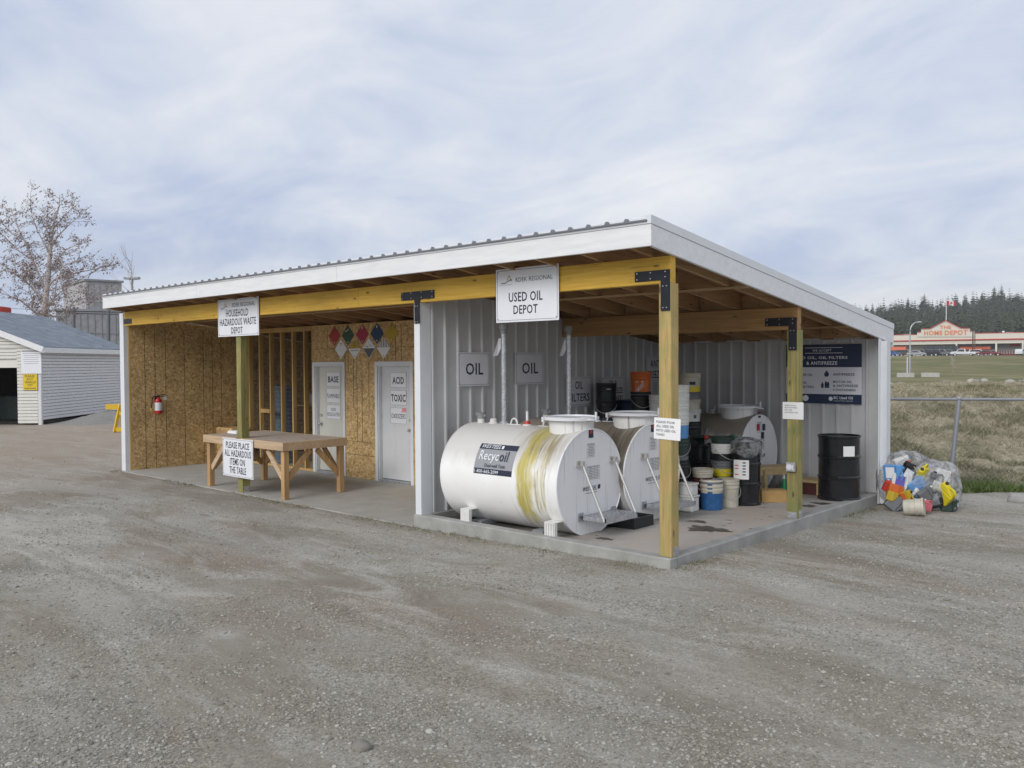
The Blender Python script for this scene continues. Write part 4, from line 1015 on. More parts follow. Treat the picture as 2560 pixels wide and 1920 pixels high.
# ---------------------------------------------------------------- oil tanks
def tank(label, xl, xr, yc, rad, paintm, zb, man_x, vent_x=None, cam_x=None, gauge_x=None, lugs=(), cap_x=None, step=True, side_decal=False, legs=(), warn=True):
    zc = zb + rad; T_ = thing('oil_tank', label, 'tank', (xl, yc, zb), 0, 'white horizontal oil tanks')
    n = 64; m = MB(); L_ = xr-xl
    # shell: knuckled left end, flanged right end
    pr = [(0, -0.10)] + [(rad*math.sin(a), -0.10 + 0.10*(1-math.cos(a))) for a in np.linspace(.25, math.pi/2, 7)] + [(rad, L_-0.012)]
    m.lathe(pr, (xl, yc, zc), n, axis='X')
    m.lathe([(rad+.004, .0), (rad+.004, .012), (rad, .012)], (xl, yc, zc), n, axis='X')
    m.build('shell', paintm, T_)
    e_ = MB().lathe([(rad, L_-.012), (rad+.008, L_-.010), (rad+.008, L_+.006), (rad-.006, L_+.008), (rad-.012, L_), (0, L_+.001)], (xl, yc, zc), n, axis='X'); end = e_.build('end_plate', 'tank_end_paint', T_)
    # manhole
    zt = zb+2*rad; mh = MB().lathe([(.262, -.14), (.262, .112), (.255, .114), (0, .10)], (man_x, yc, zt), 48)
    mo = mh.build('manhole', 'manhole_paint', T_)
    MB().lathe([(.266,.098),(.322,.100),(.325,.130),(.302,.139),(.298,.120)], (man_x, yc, zt), 48).build('flange', 'sign_white', mo)
    l = MB(); l.tube([(man_x+.28, yc-.10, zt+.11), (man_x+.36, yc-.06, zt+.11), (man_x+.38, yc, zt+.10)], .012, 6); l.box(man_x+.30, yc-.03, zt+.09, man_x+.40, yc+.03, zt+.105); l.cyl((man_x+.36, yc, zt+.10), (man_x+.36, yc, zt+.20), .014, n=8); 
    l.build('hinge', 'sign_grey', mo)
    MB().box(man_x-.36,yc-.12,zt+.06,man_x-.328,yc-.04,zt+.12).build('latch', 'sign_grey', mo)
    MB().lathe([(0,.104),(.20,.106),(.20,.112),(0,.116)], (man_x, yc, zt), 30).build('strainer', 'grey_plastic', mo)
    if vent_x is not None:
        v = MB().cyl((vent_x, yc, zt-.03), (vent_x, yc, 2.31 if yc < 1.2 else 2.30), .033, n=16); v.lathe([(.055,-.02),(.055,.03),(.036,.035)], (vent_x, yc, zt), 16)
        vo = v.build('vent_pipe', 'galvanised', T_)
        z = 2.28
        c_ = MB().lathe([(.04,0),(.04,.05),(.052,.055),(.056,.09),(.05,.12),(0,.125)], (vent_x, yc, z), 16); c_.bar((vent_x, yc-.06, z+.10), (vent_x, yc+.08, z+.09), .014, .014); c_.build('vent_cap', 'grey_steel', vo)
        f_ = MB().add([(vent_x-.01,yc-.04,z-.05),(vent_x-.02,yc-.07,z-.06),(vent_x-.03,yc-.16,z-.28),(vent_x-.02,yc-.09,z-.27),(vent_x,yc-.05,z-.18)], [(0,1,2,3,4)]); f_.build('tape_tag', 'sign_grey', vo)
    if cam_x is not None:
        c_ = MB().lathe([(.048,-.03),(.048,.05),(.03,.055)], (cam_x, yc, zt), 16); c_.build('fill_neck', 'white_plastic', T_)
        c_ = MB().lathe([(.038,.05),(.052,.06),(.052,.11),(.062,.115),(.062,.13),(0,.132)], (cam_x, yc, zt), 16)
        c_.bar((cam_x-.09, yc, zt+.10), (cam_x-.04, yc, zt+.12), .016, .04); c_.bar((cam_x+.04, yc, zt+.12), (cam_x+.075, yc, zt+.08), .016, .03); c_.build('camlock_fitting', 'grey_steel', T_)
    if cap_x is not None: MB().lathe([(.062,-.02),(.062,.012),(.045,.016),(.045,.05),(.03,.062),(0,.064)], (cap_x, yc, zt), 16).build('filler_cap', 'white_plastic', T_)
    if gauge_x is not None:
        g = MB().lathe([(.055,-.01),(.055,.012),(.04,.016)], (gauge_x, yc, zt), 14, 0); g.lathe([(.045,.014),(.03,.05),(.02,.055)], (gauge_x, yc, zt), 14, 1); g.cyl((gauge_x, yc, zt+.05), (gauge_x, yc, zt+.17), .016, n=10, mi=2); g.build('level_gauge', ['white_plastic', 'red_plastic', 'sign_grey'], T_)
    for lx in lugs:
        a = [(lx+.055*math.cos(t), yc, zt+.075*math.sin(t)) for t in np.linspace(0, math.pi, 10)]
        MB().tube(a, .012, 8).box(lx-.12, yc-.02, zt-.012, lx+.12, yc+.02, zt+.006).build('lifting_lug', 'white_plastic', T_)
    for lx in legs:
        g = MB(); fr = yc-rad
        zf = -0.015
        g.box(lx-.075, fr+.005, zf, lx+.075, fr+.012, zf+.155); g.box(lx-.075, fr+.012, zf, lx-.069, fr+.05, zf+.155); g.box(lx+.069, fr+.012, zf, lx+.075, fr+.05, zf+.155); g.box(lx-.075, fr+.005, zf+.155, lx+.075, fr+.14, zf+.162)
        if lx > -2:
            for k in range(4): g.box(lx-.06+k*.036, fr-.006, zf, lx-.045+k*.036, fr+.004, zf+.15)
        g.build('saddle_leg', 'white_plastic', T_)
    for lx in (xl+.45, xr-.45): MB().box(lx-.08, yc-.42, zb-.05, lx+.08, yc+.42, zb+.055).build('saddle', 'grey_steel', T_)
    # decals and step on the right end
    X = xr+.0035; Q = lambda y, z: (X, yc+(y-.664), zb+.07+z)
    if warn:
        d = MB()
        d.add([Q(.626,1.05),Q(.714,1.05),Q(.714,1.145),Q(.626,1.145)], [(0,1,2,3)], 0); d.add([(X+.001,)+Q(.64,1.10)[1:],(X+.001,)+Q(.70,1.10)[1:],(X+.001,)+Q(.69,1.138)[1:],(X+.001,)+Q(.65,1.138)[1:]], [(0,1,2,3)], 1)
        d.build('warning_label', ['ink', 'haz_red'], T_)
    d = MB()
    def plate(y0, z0, y1, z1, rows):
        for a, b, c_, e in ((y0,z0,y1,z0+.004),(y0,z1-.004,y1,z1),(y0,z0,y0+.004,z1),(y1-.004,z0,y1,z1)): d.add([Q(a,b),Q(c_,b),Q(c_,e),Q(a,e)], [(0,1,2,3)], 0)
        for k in range(rows):
            zz = z1-(k+.9)*(z1-z0)/(rows+.6); ins = .012 + .02*((k*37)%5)/5
            for s0, s1 in ((0,.42),(.46,.7),(.74,1.0)):
                ya = y0+ins+(y1-y0-2*ins)*s0; yb = y0+ins+(y1-y0-2*ins)*s1
                d.add([Q(ya,zz),Q(yb,zz),Q(yb,zz+.009),Q(ya,zz+.009)], [(0,1,2,3)], 0)
    plate(.597, .83, .74, .985, 8); plate(.60, .57, .83, .725, 8)
    d.text('WESTEEL', Q(.50, .445), (0,1,0), (0,0,1), .27, .05, 1, .015, slant=.25); 
    d.add([Q(.79,.45),Q(.835,.45),Q(.845,.50),Q(.80,.50)], [(0,1,2,3)], 1); d.add([Q(.56,.415),Q(.78,.415),Q(.78,.423),Q(.56,.423)], [(0,1,2,3)], 0)
    d.build('end_decal', ['ink_faint', 'ink'], T_)
    if step:
        zs = zb+.07+.165; ya, yb = yc-.20, yc+.42
        g = MB(); g.box(xr+.03, ya, zs-.03, xr+.36, ya+.012, zs+.015); g.box(xr+.03, yb-.012, zs-.03, xr+.36, yb, zs+.015); g.box(xr+.348, ya, zs-.045, xr+.36, yb, zs+.015); g.box(xr+.03, ya, zs-.03, xr+.042, yb, zs+.015)
        nx, ny = 5, 9
        for i in range(1, nx): g.box(xr+.03+i*.32/nx-.012, ya+.012, zs-.006, xr+.03+i*.32/nx+.012, yb-.012, zs+.012)
        for j in range(1, ny): g.box(xr+.042, ya+j*(yb-ya)/ny-.012, zs-.007, xr+.348, ya+j*(yb-ya)/ny+.012, zs+.011)
        for y in (ya, yb): g.box(xr+.008, y-.04, zs-.05, xr+.014, y+.05, zs+.045)
        so_ = g.build('step', 'galvanised', T_)
        for y in (ya, yb):
            b_ = MB().cyl((xr+.04, y+.0, zs+.60), (xr+.34, y+.005, zs-.02), .016, n=8); b_.box(xr+.005, y-.07, zs+.575, xr+.05, y-.02, zs+.585); b_.box(xr+.005,y-.055,zs+.57,xr+.012,y-.02,zs+.64); b_.box(xr+.02, y-.022, zs+.57, xr+.06, y+.022, zs+.635)
            b_.build('step_brace', 'handle_steel', so_)
    if side_decal:
        # decal wrapped on the front of the shell
        a0, a1 = None, None; d = MB()
        def S(x, z, k=.002):
            zz = max(-1, min(1, (z-zc)/rad)); yy = yc - (rad+k)*math.sqrt(1-zz*zz); return Vector((x, yy, zc + (rad+k)*zz))
        dx = .0
        def patch(x0, x1, z0, z1, mi, k=.002):
            g = 6; v = []
            for i in range(g+1):
                z = z0+(z1-z0)*i/g
                v += [S(x0, z, k), S(x1, z, k)]
            d.add(v, [(2*i, 2*i+1, 2*i+3, 2*i+2) for i in range(g)], mi)
        x0, x1, z0, z1 = -2.80, -2.18, .60, .945
        h = z1-z0
        patch(x0, x1, z0+.19*h, z1-.17*h, 1); patch(x0, x1, z1-.17*h, z1, 0); patch(x0, x1, z0, z0+.19*h, 0)
        def txt(t, u0, u1, v0, v1, mi, bd=.02, sl=0):
            v, f, a, b, c_, e = text_geo(t, bd)
            d.add([S(x0+(x1-x0)*(u0+(p[0]-a)/(b-a)*(u1-u0))+sl*(p[1]-c_)/(e-c_)*.02, z1-h*(v1-(p[1]-c_)/(e-c_)*(v1-v0)), .0095) for p in v], f, mi)
        txt('WESTEEL', .04, .56, .03, .145, 2, .012, 1.2); patch(x0+(x1-x0)*.585, x0+(x1-x0)*.64, z1-.14*h, z1-.04*h, 2, .006)
        txt('Recyc', .09, .60, .23, .62, 2, .012); txt('oil', .625, .84, .21, .535, 0, .012); txt('Dual-wall Tank', .28, .82, .64, .75, 3, .01); txt('1-800-665-2099', .03, .66, .845, .965, 2, .008)
        d.build('side_decal', ['ink', 'ink_faint', 'sign_white', 'ink'], T_)
    return T_
tank('front white oil tank with a yellow spill band, beside the kerb', -3.39, -1.50, 0.664, 0.611, 'tank_paint_yellow', -0.07, -1.78, -2.865, -3.27, -2.475, (-2.69, -2.16), -3.05, True, True, (-2.96, -1.61))
tank('second white oil tank with brown streaks, half behind the corner post', -3.39, -1.42, 1.812, 0.611, 'tank_paint_brown', -0.07, -1.69, -2.75, -3.15, None, (-2.06,), None, True)
tank('dusty white tank at the rear wall behind the black drum', -3.2, -1.52, 4.82, 0.58, 'tank_paint_dusty', -0.05, -1.86, None, None, None, (-2.6, -3.0), -2.3, False)
# small faces on the third tank's end
m = MB()
for yy, zz, mi in ((4.78,.93,0),(4.96,.92,1),(4.92,.80,1)):
    m.add([(-1.512,yy-.045,zz-.05),(-1.512,yy+.045,zz-.05),(-1.512,yy+.045,zz+.05),(-1.512,yy-.045,zz+.05)], [(0,1,2,3)], mi)
for yy in (4.55, 4.68):
    for t in np.linspace(0, 2*math.pi, 14, endpoint=False): m.bar((-1.511,yy+.05*math.cos(t),.55+.065*math.sin(t)), (-1.511,yy+.05*math.cos(t+.46),.55+.065*math.sin(t+.46)), .004, .012, 2)
dust = [o for o in bpy.data.objects if o.get('label','').startswith('dusty white tank')][0]
m.build('warning_label', ['haz_red', 'ink', 'haz_red'], dust)
# black spill tray and rag under the steps
r = thing('spill_tray', 'black plastic tray on the floor below the front tank step', 'tray', (-1.4, 1.2, -0.05))
m = MB().box(-1.62, 1.10, -.046, -1.20, 1.50, -.036).box(-1.62,1.10,-.036,-1.60,1.5,.09).box(-1.22,1.10,-.036,-1.20,1.5,.09).box(-1.60,1.10,-.036,-1.22,1.12,.09).box(-1.60,1.48,-.036,-1.22,1.5,.09); m.build('tray_body', 'black_plastic', r)
MB().ball((-1.32,1.22,.06), (.09,.08,.05), 10, 6, fn=lambda d: 1+.3*math.sin(d.x*9+d.y*7)).build('rag', 'grey_plastic', r)
m = MB()
for (cx, cy, rx, ry, s_) in ((-0.55,1.62,.24,.16,1),(-1.15,.45,.10,.05,2),(-0.9,2.0,.12,.07,3),(-.35,3.9,.10,.09,4),(-.30,4.2,.12,.08,5)):
    q_ = lambda t: 1+.22*math.sin(3*t+s_)+.16*math.sin(7*t+2*s_)+.10*math.sin(13*t+s_)
    pts = [(cx+rx*math.cos(t)*q_(t), cy+ry*math.sin(t)*q_(t), 0) for t in np.linspace(0,2*math.pi,60,endpoint=False)]
    fl = lambda x, y: -.014 + (x+.13)*.0205 + .004
    m.add([(x, y, fl(x, y)) for x, y, _ in pts], [tuple(range(60))])
o = m.build('oil_stains', 'oil_stain'); tag(o, 'dark oil stains on the depot floor', 'stain', kind='stuff')
# ---------------------------------------------------------------- pails, drums and boxes in the oil depot
def floor_z(x): return -.014 + (x+.13)*.0200 + .002
def pail(label, x, y, z0, h, rad, mats, bands=None, handle=None, lid=False, group='stacked pails in the oil depot', label_w=None, taper=.9, hmat='handle_steel', name='pail'):
    """bands: list of (fraction0, fraction1, material) painted round the body; handle: (angle, droop)"""
    r = thing(name, label, 'pail', (x, y, z0), 0, group)
    rt, rbm = rad, rad*taper
    R_ = lambda t: rbm + (rt-rbm)*t
    cuts = [0.0]; mts = []
    bands = bands or []
    names = [mats]; pr = []; mis = []
    def mat_at(t):
        for a, b, mm in bands:
            if a <= t < b: return mm
        return mats
    ts = sorted(set([0, .02, .66, .70, .74, .80, .84, .88, .93, .97, 1.0] + [a for a, _, _ in bands] + [b for _, b, _ in bands]))
    rib = {.70: .006, .74: .006, .84: .007, .88: .007, .97: .006, 1.0: .006}
    prof = [(0, 0)] + [(R_(t) + rib.get(t, 0), t*h) for t in ts]
    allm = [mats] + [b[2] for b in bands]; allm = list(dict.fromkeys(allm))
    mis = [0] + [allm.index(mat_at((ts[i]+ts[i+1])/2)) for i in range(len(ts)-1)]
    if lid: prof += [(R_(1)+.008, h+.012), (R_(1)-.02, h+.014), (0, h+.012)]; mis += [0, 0, 0]
    else: prof += [(R_(1)-.008, h), (R_(.1)-.008, h*.15), (0, h*.15)]; mis += [0, 0, 0]
    MB().lathe(prof, (x, y, z0), 28, mis=mis).build('body', allm, r)
    if handle:
        ang, dr = handle; c, s_ = math.cos(ang), math.sin(ang)
        zz = z0+h*.80; pts = []
        for t in np.linspace(0, math.pi, 13):
            a = math.cos(t)*(rt+.012); o_ = math.sin(t)*(rt+.018+.03)
            pts.append((x + c*o_ - s_*a, y + s_*o_ + c*a, zz - dr*math.sin(t)))
        MB().tube(pts, .0045, 6).build('handle', hmat, r)
    if label_w:
        lm, la, lw, z_0, z_1 = label_w; v = []
        for t in np.linspace(-lw, lw, 7):
            for zz in (z_0, z_1):
                q = R_(zz)+.003; v.append((x+q*math.cos(la+t), y+q*math.sin(la+t), z0+zz*h))
        MB().add(v, [(2*i, 2*i+2, 2*i+3, 2*i+1) for i in range(6)], 0, True).build('label_patch', lm, r)
    return r
VA = math.radians(-60)      # bearing from the back of the depot towards the camera
# tower at the partition, black over blue
bx, by = -3.38, 3.50; f0 = floor_z(bx)
pail('blue pail at the bottom of the black pail tower', bx, by, f0, .37, .15, 'dark_blue')
pail('second dark blue pail in the black pail tower', bx, by, f0+.371, .37, .15, 'dark_blue')
pail('blue pail with worn paint under two black pails', bx, by, f0+.742, .37, .152, 'blue_plastic', [(0,.45,'blue_plastic'),(.45,1.1,'dark_blue')])
pail('black pail with a pale hanging handle in front of a sign', bx, by, f0+1.113, .30, .152, 'black_plastic', handle=(VA, .13), hmat='sign_grey')
pail('topmost black pail hiding the lower part of a sign', bx, by, f0+1.32, .34, .152, 'black_plastic', lid=True, label_w=('sign_grey', VA+.35, .22, .72, .80))
# tower with the orange pail
ox, oy = -2.83, 3.62; f0 = floor_z(ox)
for k, nm in enumerate(('lowest', 'second', 'third')):
    pail('%s white pail under the black and orange pails' % nm, ox, oy, f0+k*.371, .37, .15, 'white_plastic')
pail('black pail under the orange pail', ox, oy, f0+1.17, .37, .152, 'black_plastic', [(.86,.9,'grey_plastic')], handle=(VA+.3, .16), hmat='handle_steel')
op = pail('orange pail topmost of its stack', ox, oy, f0+1.47, .37, .152, 'orange_plastic')
m = MB(); rr = .151
def on_pail(u, z): a = VA+u; return Vector((ox+(rr+.004)*math.cos(a), oy+(rr+.004)*math.sin(a), z))
v, f, a_, b_, c_, e_ = text_geo('HOME DEPOT', .02)
m.add([on_pail(-.25+(p[0]-a_)/(b_-a_)*.7+(p[1]-c_)/(e_-c_)*-.15, f0+1.53+(p[0]-a_)/(b_-a_)*.10+(p[1]-c_)/(e_-c_)*.05) for p in v], f)
for (u0, z0_, u1, z1_) in ((-.42,.04,-.40,.19),(-.42,.185,.35,.195)): m.add([on_pail(u0, f0+1.50+z0_), on_pail(u1, f0+1.50+z0_), on_pail(u1, f0+1.50+z1_), on_pail(u0, f0+1.50+z1_)], [(0,1,2,3)])
m.build('lettering', ['sign_grey'], op)
bx_thing('plastic_bin', 'dark blue bin between the black pail tower and the orange pail', 'bin', -3.45, 3.75, floor_z(-3.3), -2.98, 4.25, 1.30, 'dark_blue')
# white pails beside the corner post
wx, wy = -2.50, 3.62; f0 = floor_z(wx)
for k, nm in enumerate(('lowest', 'second lowest', 'second from the top')):
    pail('white pail %s of the stack just behind the paper notice' % nm, wx, wy, f0+k*.371, .37, .152, 'white_plastic')
pail('white pail topmost of the stack just behind the paper notice', wx, wy, f0+1.113, .37, .152, 'white_plastic', lid=True)
# column right behind the post
cx, cy = -1.66, 2.78; f0 = floor_z(cx)
pail('white pail at the floor under black wire-handled pails', cx, cy, f0, .34, .15, 'white_plastic', [(.5,.7,'grey_plastic')])
pail('black pail with a wire handle, lower of the pair by the post', cx, cy, f0+.341, .30, .15, 'black_plastic', handle=(VA+.4, .16))
pail('dark green pail with a wire handle beside the corner post', cx, cy, f0+.60, .34, .15, 'green_plastic', [(.15,.3,'grey_plastic')], handle=(VA+.2, .16))
pail('white pail with a light blue label under the white nested pails', cx, cy, f0+.90, .36, .15, 'light_blue', [(.6,1.1,'white_plastic')])
for k, nm in enumerate(('lower', 'middle', 'upper')):
    pail('%s of three nested white pails half hidden by the post' % nm, cx, cy, f0+1.12+k*.115, .30, .152, 'white_plastic')
# tower with the yellow labelled pail
yx, yy = -2.28, 4.12; f0 = floor_z(yx)
pail('black pail at the floor in the yellow label tower', yx, yy, f0, .37, .16, 'black_plastic')
pail('black pail second in the yellow label tower, handle hanging', yx, yy, f0+.371, .37, .16, 'black_plastic', handle=(VA+.5, .18))
pail('black pail third in the yellow label tower', yx, yy, f0+.742, .34, .16, 'black_plastic', handle=(VA+.5, .18))
pail('white pail with dark print below a cream one', yx, yy, f0+1.06, .20, .155, 'white_plastic', label_w=('ink_grey', VA+.5, .15, .35, .6))
pail('cream pail under a dark grey one', yx, yy, f0+1.23, .18, .15, 'cream_plastic')
pail('dark grey pail under the yellow labelled pail', yx, yy, f0+1.38, .14, .148, 'grey_plastic')
pail('cream pail with yellow label band topmost by the corner post', yx, yy, f0+1.47, .33, .155, 'cream_plastic', [(.0,.12,'black_plastic'),(.12,.42,'yellow_plastic')], label_w=('ink', VA+.25, .30, .48, .62))
# group on the open floor
hose_drum('steel_drum', 'dark drum behind the maroon pail with a green funnel on top', -2.02, 3.95, floor_z(-2.0), 0.76, 0.235, ['drum_black'])
m = MB().lathe([(.03,0),(.06,.04),(.15,.10),(.155,.12),(.145,.12),(.05,.05),(0,.05)], (-1.98, 3.92, floor_z(-2)+.762), 20)
tag(m.build('funnel', 'green_plastic'), 'dark green funnel on the drum behind the pails', 'funnel')
r = thing('hand_pump', 'small red-topped hand pump beside the dark green funnel', 'pump', (-1.82, 3.78, .73))
MB().cyl((-1.85,3.83,.73),(-1.85,3.83,.86),.02,n=10).bar((-1.85,3.83,.85),(-1.82,3.84,.95),.015,.02).build('pump_body', 'grey_steel', r); MB().ball((-1.80,3.76,.83), .035, 10, 8).build('knob', 'red_plastic', r)
pail('maroon steel pail with a white pail nested in it', -1.47, 3.10, floor_z(-1.47), .40, .148, 'maroon_metal', handle=(VA+.8, .18), taper=.97)
pail('dirty white pail nested in the maroon pail', -1.47, 3.10, floor_z(-1.47)+.29, .22, .140, 'cream_plastic')
pail('blue-dripped cream pail with a dark lid, nearest on the floor', -1.25, 2.95, floor_z(-1.25), .36, .145, 'cream_plastic', [(0,.62,'blue_plastic'),(.96,1.1,'grey_plastic')], label_w=('blue_plastic', VA-.15, .22, .60, .98), lid=True, taper=.97)
pail('scuffed cream pail between the blue pail and the black keg', -1.19, 3.28, floor_z(-1.19), .36, .145, 'cream_plastic', handle=(VA+.4, .17), taper=.92, lid=True)
tx_, ty_ = -1.40, 3.50; f0 = floor_z(tx_)
pail('black pail at the floor below the yellow banded pail', tx_, ty_, f0, .38, .148, 'black_plastic')
pail('grey pail with a wide yellow band', tx_, ty_, f0+.375, .22, .150, 'grey_plastic', [(0,.50,'yellow_plastic')], handle=(VA+.6, .12))
pail('dark grey pail with a white rim below the green pail', tx_, ty_, f0+.53, .27, .150, 'grey_plastic', [(0,.6,'black_plastic'),(.6,1.1,'white_plastic')], handle=(VA+.9, .14))
pail('dark green pail topmost beside the liner-covered keg', tx_, ty_, f0+.75, .17, .152, 'green_plastic')
# keg with clear liner
kx, ky = -1.10, 3.60; kf = floor_z(kx)
r = hose_drum('steel_keg', 'narrow black keg with a white paper and a plastic liner', kx, ky, kf, .83, .205, ['drum_black'], 'keg')
v = []
for t in np.linspace(-.62, .42, 7):
    for z in (.36, .62): v.append((kx+.2105*math.cos(VA-.25+t), ky+.2105*math.sin(VA-.25+t), kf+z))
MB().add(v, [(2*i, 2*i+2, 2*i+3, 2*i+1) for i in range(6)]).build('paper_label', 'paper', r)
m = MB()
for k in range(5):
    z = kf+.575-k*.04; 
    for t0, t1, mi in ((.02,.22,0),(-.52,-.25,1)):
        if mi == 1 and k in (0, 3): continue
        q = .2125; a0, a1 = VA-.25+t0, VA-.25+t1
        m.add([(kx+q*math.cos(a0),ky+q*math.sin(a0),z),(kx+q*math.cos(a1),ky+q*math.sin(a1),z),(kx+q*math.cos(a1),ky+q*math.sin(a1),z+.016),(kx+q*math.cos(a0),ky+q*math.sin(a0),z+.016)], [(0,1,2,3)], mi)
m.build('print_lines', ['ink', 'pink_plastic'], r)
m = MB(); nn = 28; prof = [(.215,.68),(.220,.75),(.215,.84),(.19,.86),(.10,.90),(0,.91)]
vs = []
for q, z in prof:
    for i in range(nn):
        t = 2*math.pi*i/nn; w = 1+.035*math.sin(5*t+z*20)+.02*math.sin(11*t); zz = z + (.03*math.sin(3*t+1) if z < .7 else .012*math.sin(4*t))
        vs.append((kx+q*w*math.cos(t), ky+q*w*math.sin(t), kf+zz))
m.add(vs, [(k*nn+i, k*nn+(i+1)%nn, (k+1)*nn+(i+1)%nn, (k+1)*nn+i) for k in range(len(prof)-1) for i in range(nn)], 0, True)
m.build('plastic_liner', 'clear_bag', r)
m = MB()
pts = [Vector((-1.34+.02*math.sin(t*3), 3.72+.0*t, kf+.80+.10*math.sin(t))) for t in np.linspace(0, 6, 4)]
m = MB().ball((-1.33, 3.70, kf+.84), (.07,.07,.09), 12, 8, fn=lambda d: 1+.25*math.sin(d.x*8)*math.cos(d.z*9))
tag(m.build('netting', 'green_net'), 'bunched green netting beside the plastic liner', 'netting')
# big open drum by the rear corner
dx_, dy_ = -.285, 4.77; df = floor_z(dx_)
r = hose_drum('steel_drum', 'large black steel drum by the rear corner with a white label', dx_, dy_, df, .895, .288, ['drum_black'])
v = []
for t in np.linspace(.05, .62, 6):
    for z in (.62, .76): v.append((dx_+.2905*math.cos(VA+t), dy_+.2905*math.sin(VA+t), df+z))
MB().add(v, [(2*i, 2*i+2, 2*i+3, 2*i+1) for i in range(5)]).build('paper_label', 'paper', r)
# white square tubs by the step
bx_thing('plastic_tub', 'lower white square tub on the floor beside the second tank step', 'tub', -1.52, 2.53, floor_z(-1.4), -1.30, 2.72, .15, 'white_plastic')
bx_thing('plastic_tub', 'upper white square tub on the floor beside the second tank step', 'tub', -1.51, 2.54, .176, -1.31, 2.71, .31, 'white_plastic')
# wooden steps at the third tank
r = thing('wooden_bench', 'plain wooden bench in front of the rear tank', 'bench', (-1.1, 4.6, floor_z(-1.1)))
d_ = (Vector((-.95,5.0,0))-Vector((-1.26,4.34,0))).normalized(); nn_ = Vector((-d_.y, d_.x, 0))
c0 = Vector((-1.26,4.34,.36)); c1 = Vector((-.95,5.0,.36))
MB().bar(c0+nn_*.14, c1+nn_*.14, .28, .04).build('seat', 'bench_wood', r, bevel=.004)
MB().bar(c0+Vector((0,0,-.06))+nn_*.02, c1+Vector((0,0,-.06))+nn_*.02, .038, .08).build('apron', 'bench_wood', r, bevel=.004)
for c in (c0+d_*.05, c1-d_*.05):
    MB().box(c.x-.02, c.y-.0, floor_z(-1.1), c.x+.03, c.y+.09, .338).build('leg', 'bench_wood', r)
r = thing('wooden_step', 'low wooden step box on the floor beyond the side post', 'step', (-.8, 5.0, floor_z(-.8)))
MB().box(-1.0, 4.86, .15, -.60, 5.25, .19).build('tread', 'bench_wood', r, bevel=.004)
MB().box(-.98, 4.88, floor_z(-.9), -.94, 5.22, .149).build('side_board', 'bench_wood', r); MB().box(-.66, 4.88, floor_z(-.6), -.62, 5.22, .149).build('side_board', 'bench_wood', r); MB().box(-.94, 4.89, floor_z(-.8), -.66, 4.92, .149).build('riser', 'maroon_metal', r)
r = thing('cardboard_box', 'tan cardboard box on the floor right of the black keg', 'box', (-.92, 4.0, floor_z(-.9)))
cb = MB(TR((-.92,4.02,floor_z(-.9))) @ ROT(math.radians(40)))
cb.box(-.17,-.12,0,.17,.12,.16); cb.build('box', 'cardboard', r); MB(TR((-.92,4.02,floor_z(-.9))) @ ROT(math.radians(40))).box(-.17,-.12,.162,.17,0,.167).build('flap', 'cardboard', r)
r = thing('squeeze_bottle', 'green bottle with a white nozzle beside the side post', 'bottle', (-.98, 4.52, floor_z(-.98)))
bf = floor_z(-.98)
MB().lathe([(0,0),(.055,0),(.055,.04),(.04,.12),(.03,.22),(.018,.26)], (-.98,4.52,bf), 14).build('body', 'green_bottle', r); MB().lathe([(.018,.26),(.012,.28),(.004,.33),(0,.33)], (-.98,4.52,bf), 10).build('nozzle', 'white_plastic', r)
# ---------------------------------------------------------------- sacks of empty containers outside the rear corner
def wob(seed, amp):
    r_ = random.Random(seed); ks = [(r_.uniform(-5,5), r_.uniform(-5,5), r_.uniform(-5,5), r_.uniform(0,6)) for _ in range(7)]
    return lambda d: 1 + amp*sum(math.sin(a*d.x+b*d.y+c*d.z+e)/(1+.3*i) for i, (a, b, c, e) in enumerate(ks))*.45
B0 = at(2268, 1262, 12.35); B1 = at(2348, 1262, 12.15)
def crumple(seed, amp):
    f_ = wob(seed, .10); r_ = random.Random(seed+50); ks = [(r_.uniform(-9,9), r_.uniform(-9,9), r_.uniform(-9,9), r_.uniform(0,6)) for _ in range(9)]
    return lambda d: f_(d)*(1 + amp*(sum(abs(math.sin(a*d.x+b*d.y+c*d.z+e)) for a, b, c, e in ks)/9-.6))
m = MB().ball((B0.x, B0.y, GZ+.33), (.44, .41, .43), 72, 48, fn=crumple(3, .22))
tag(m.build('plastic_sack', 'clear_bag'), 'clear sack of coloured bottles leaning on the rear corner', 'sack', 'clear sacks of empty containers')
m = MB().ball((B1.x-.02, B1.y, GZ+.28), (.31, .32, .38), 72, 48, fn=crumple(8, .22))
tag(m.build('plastic_sack', 'clear_bag'), 'clear sack with a yellow jug, nearer the fence post', 'sack', 'clear sacks of empty containers')
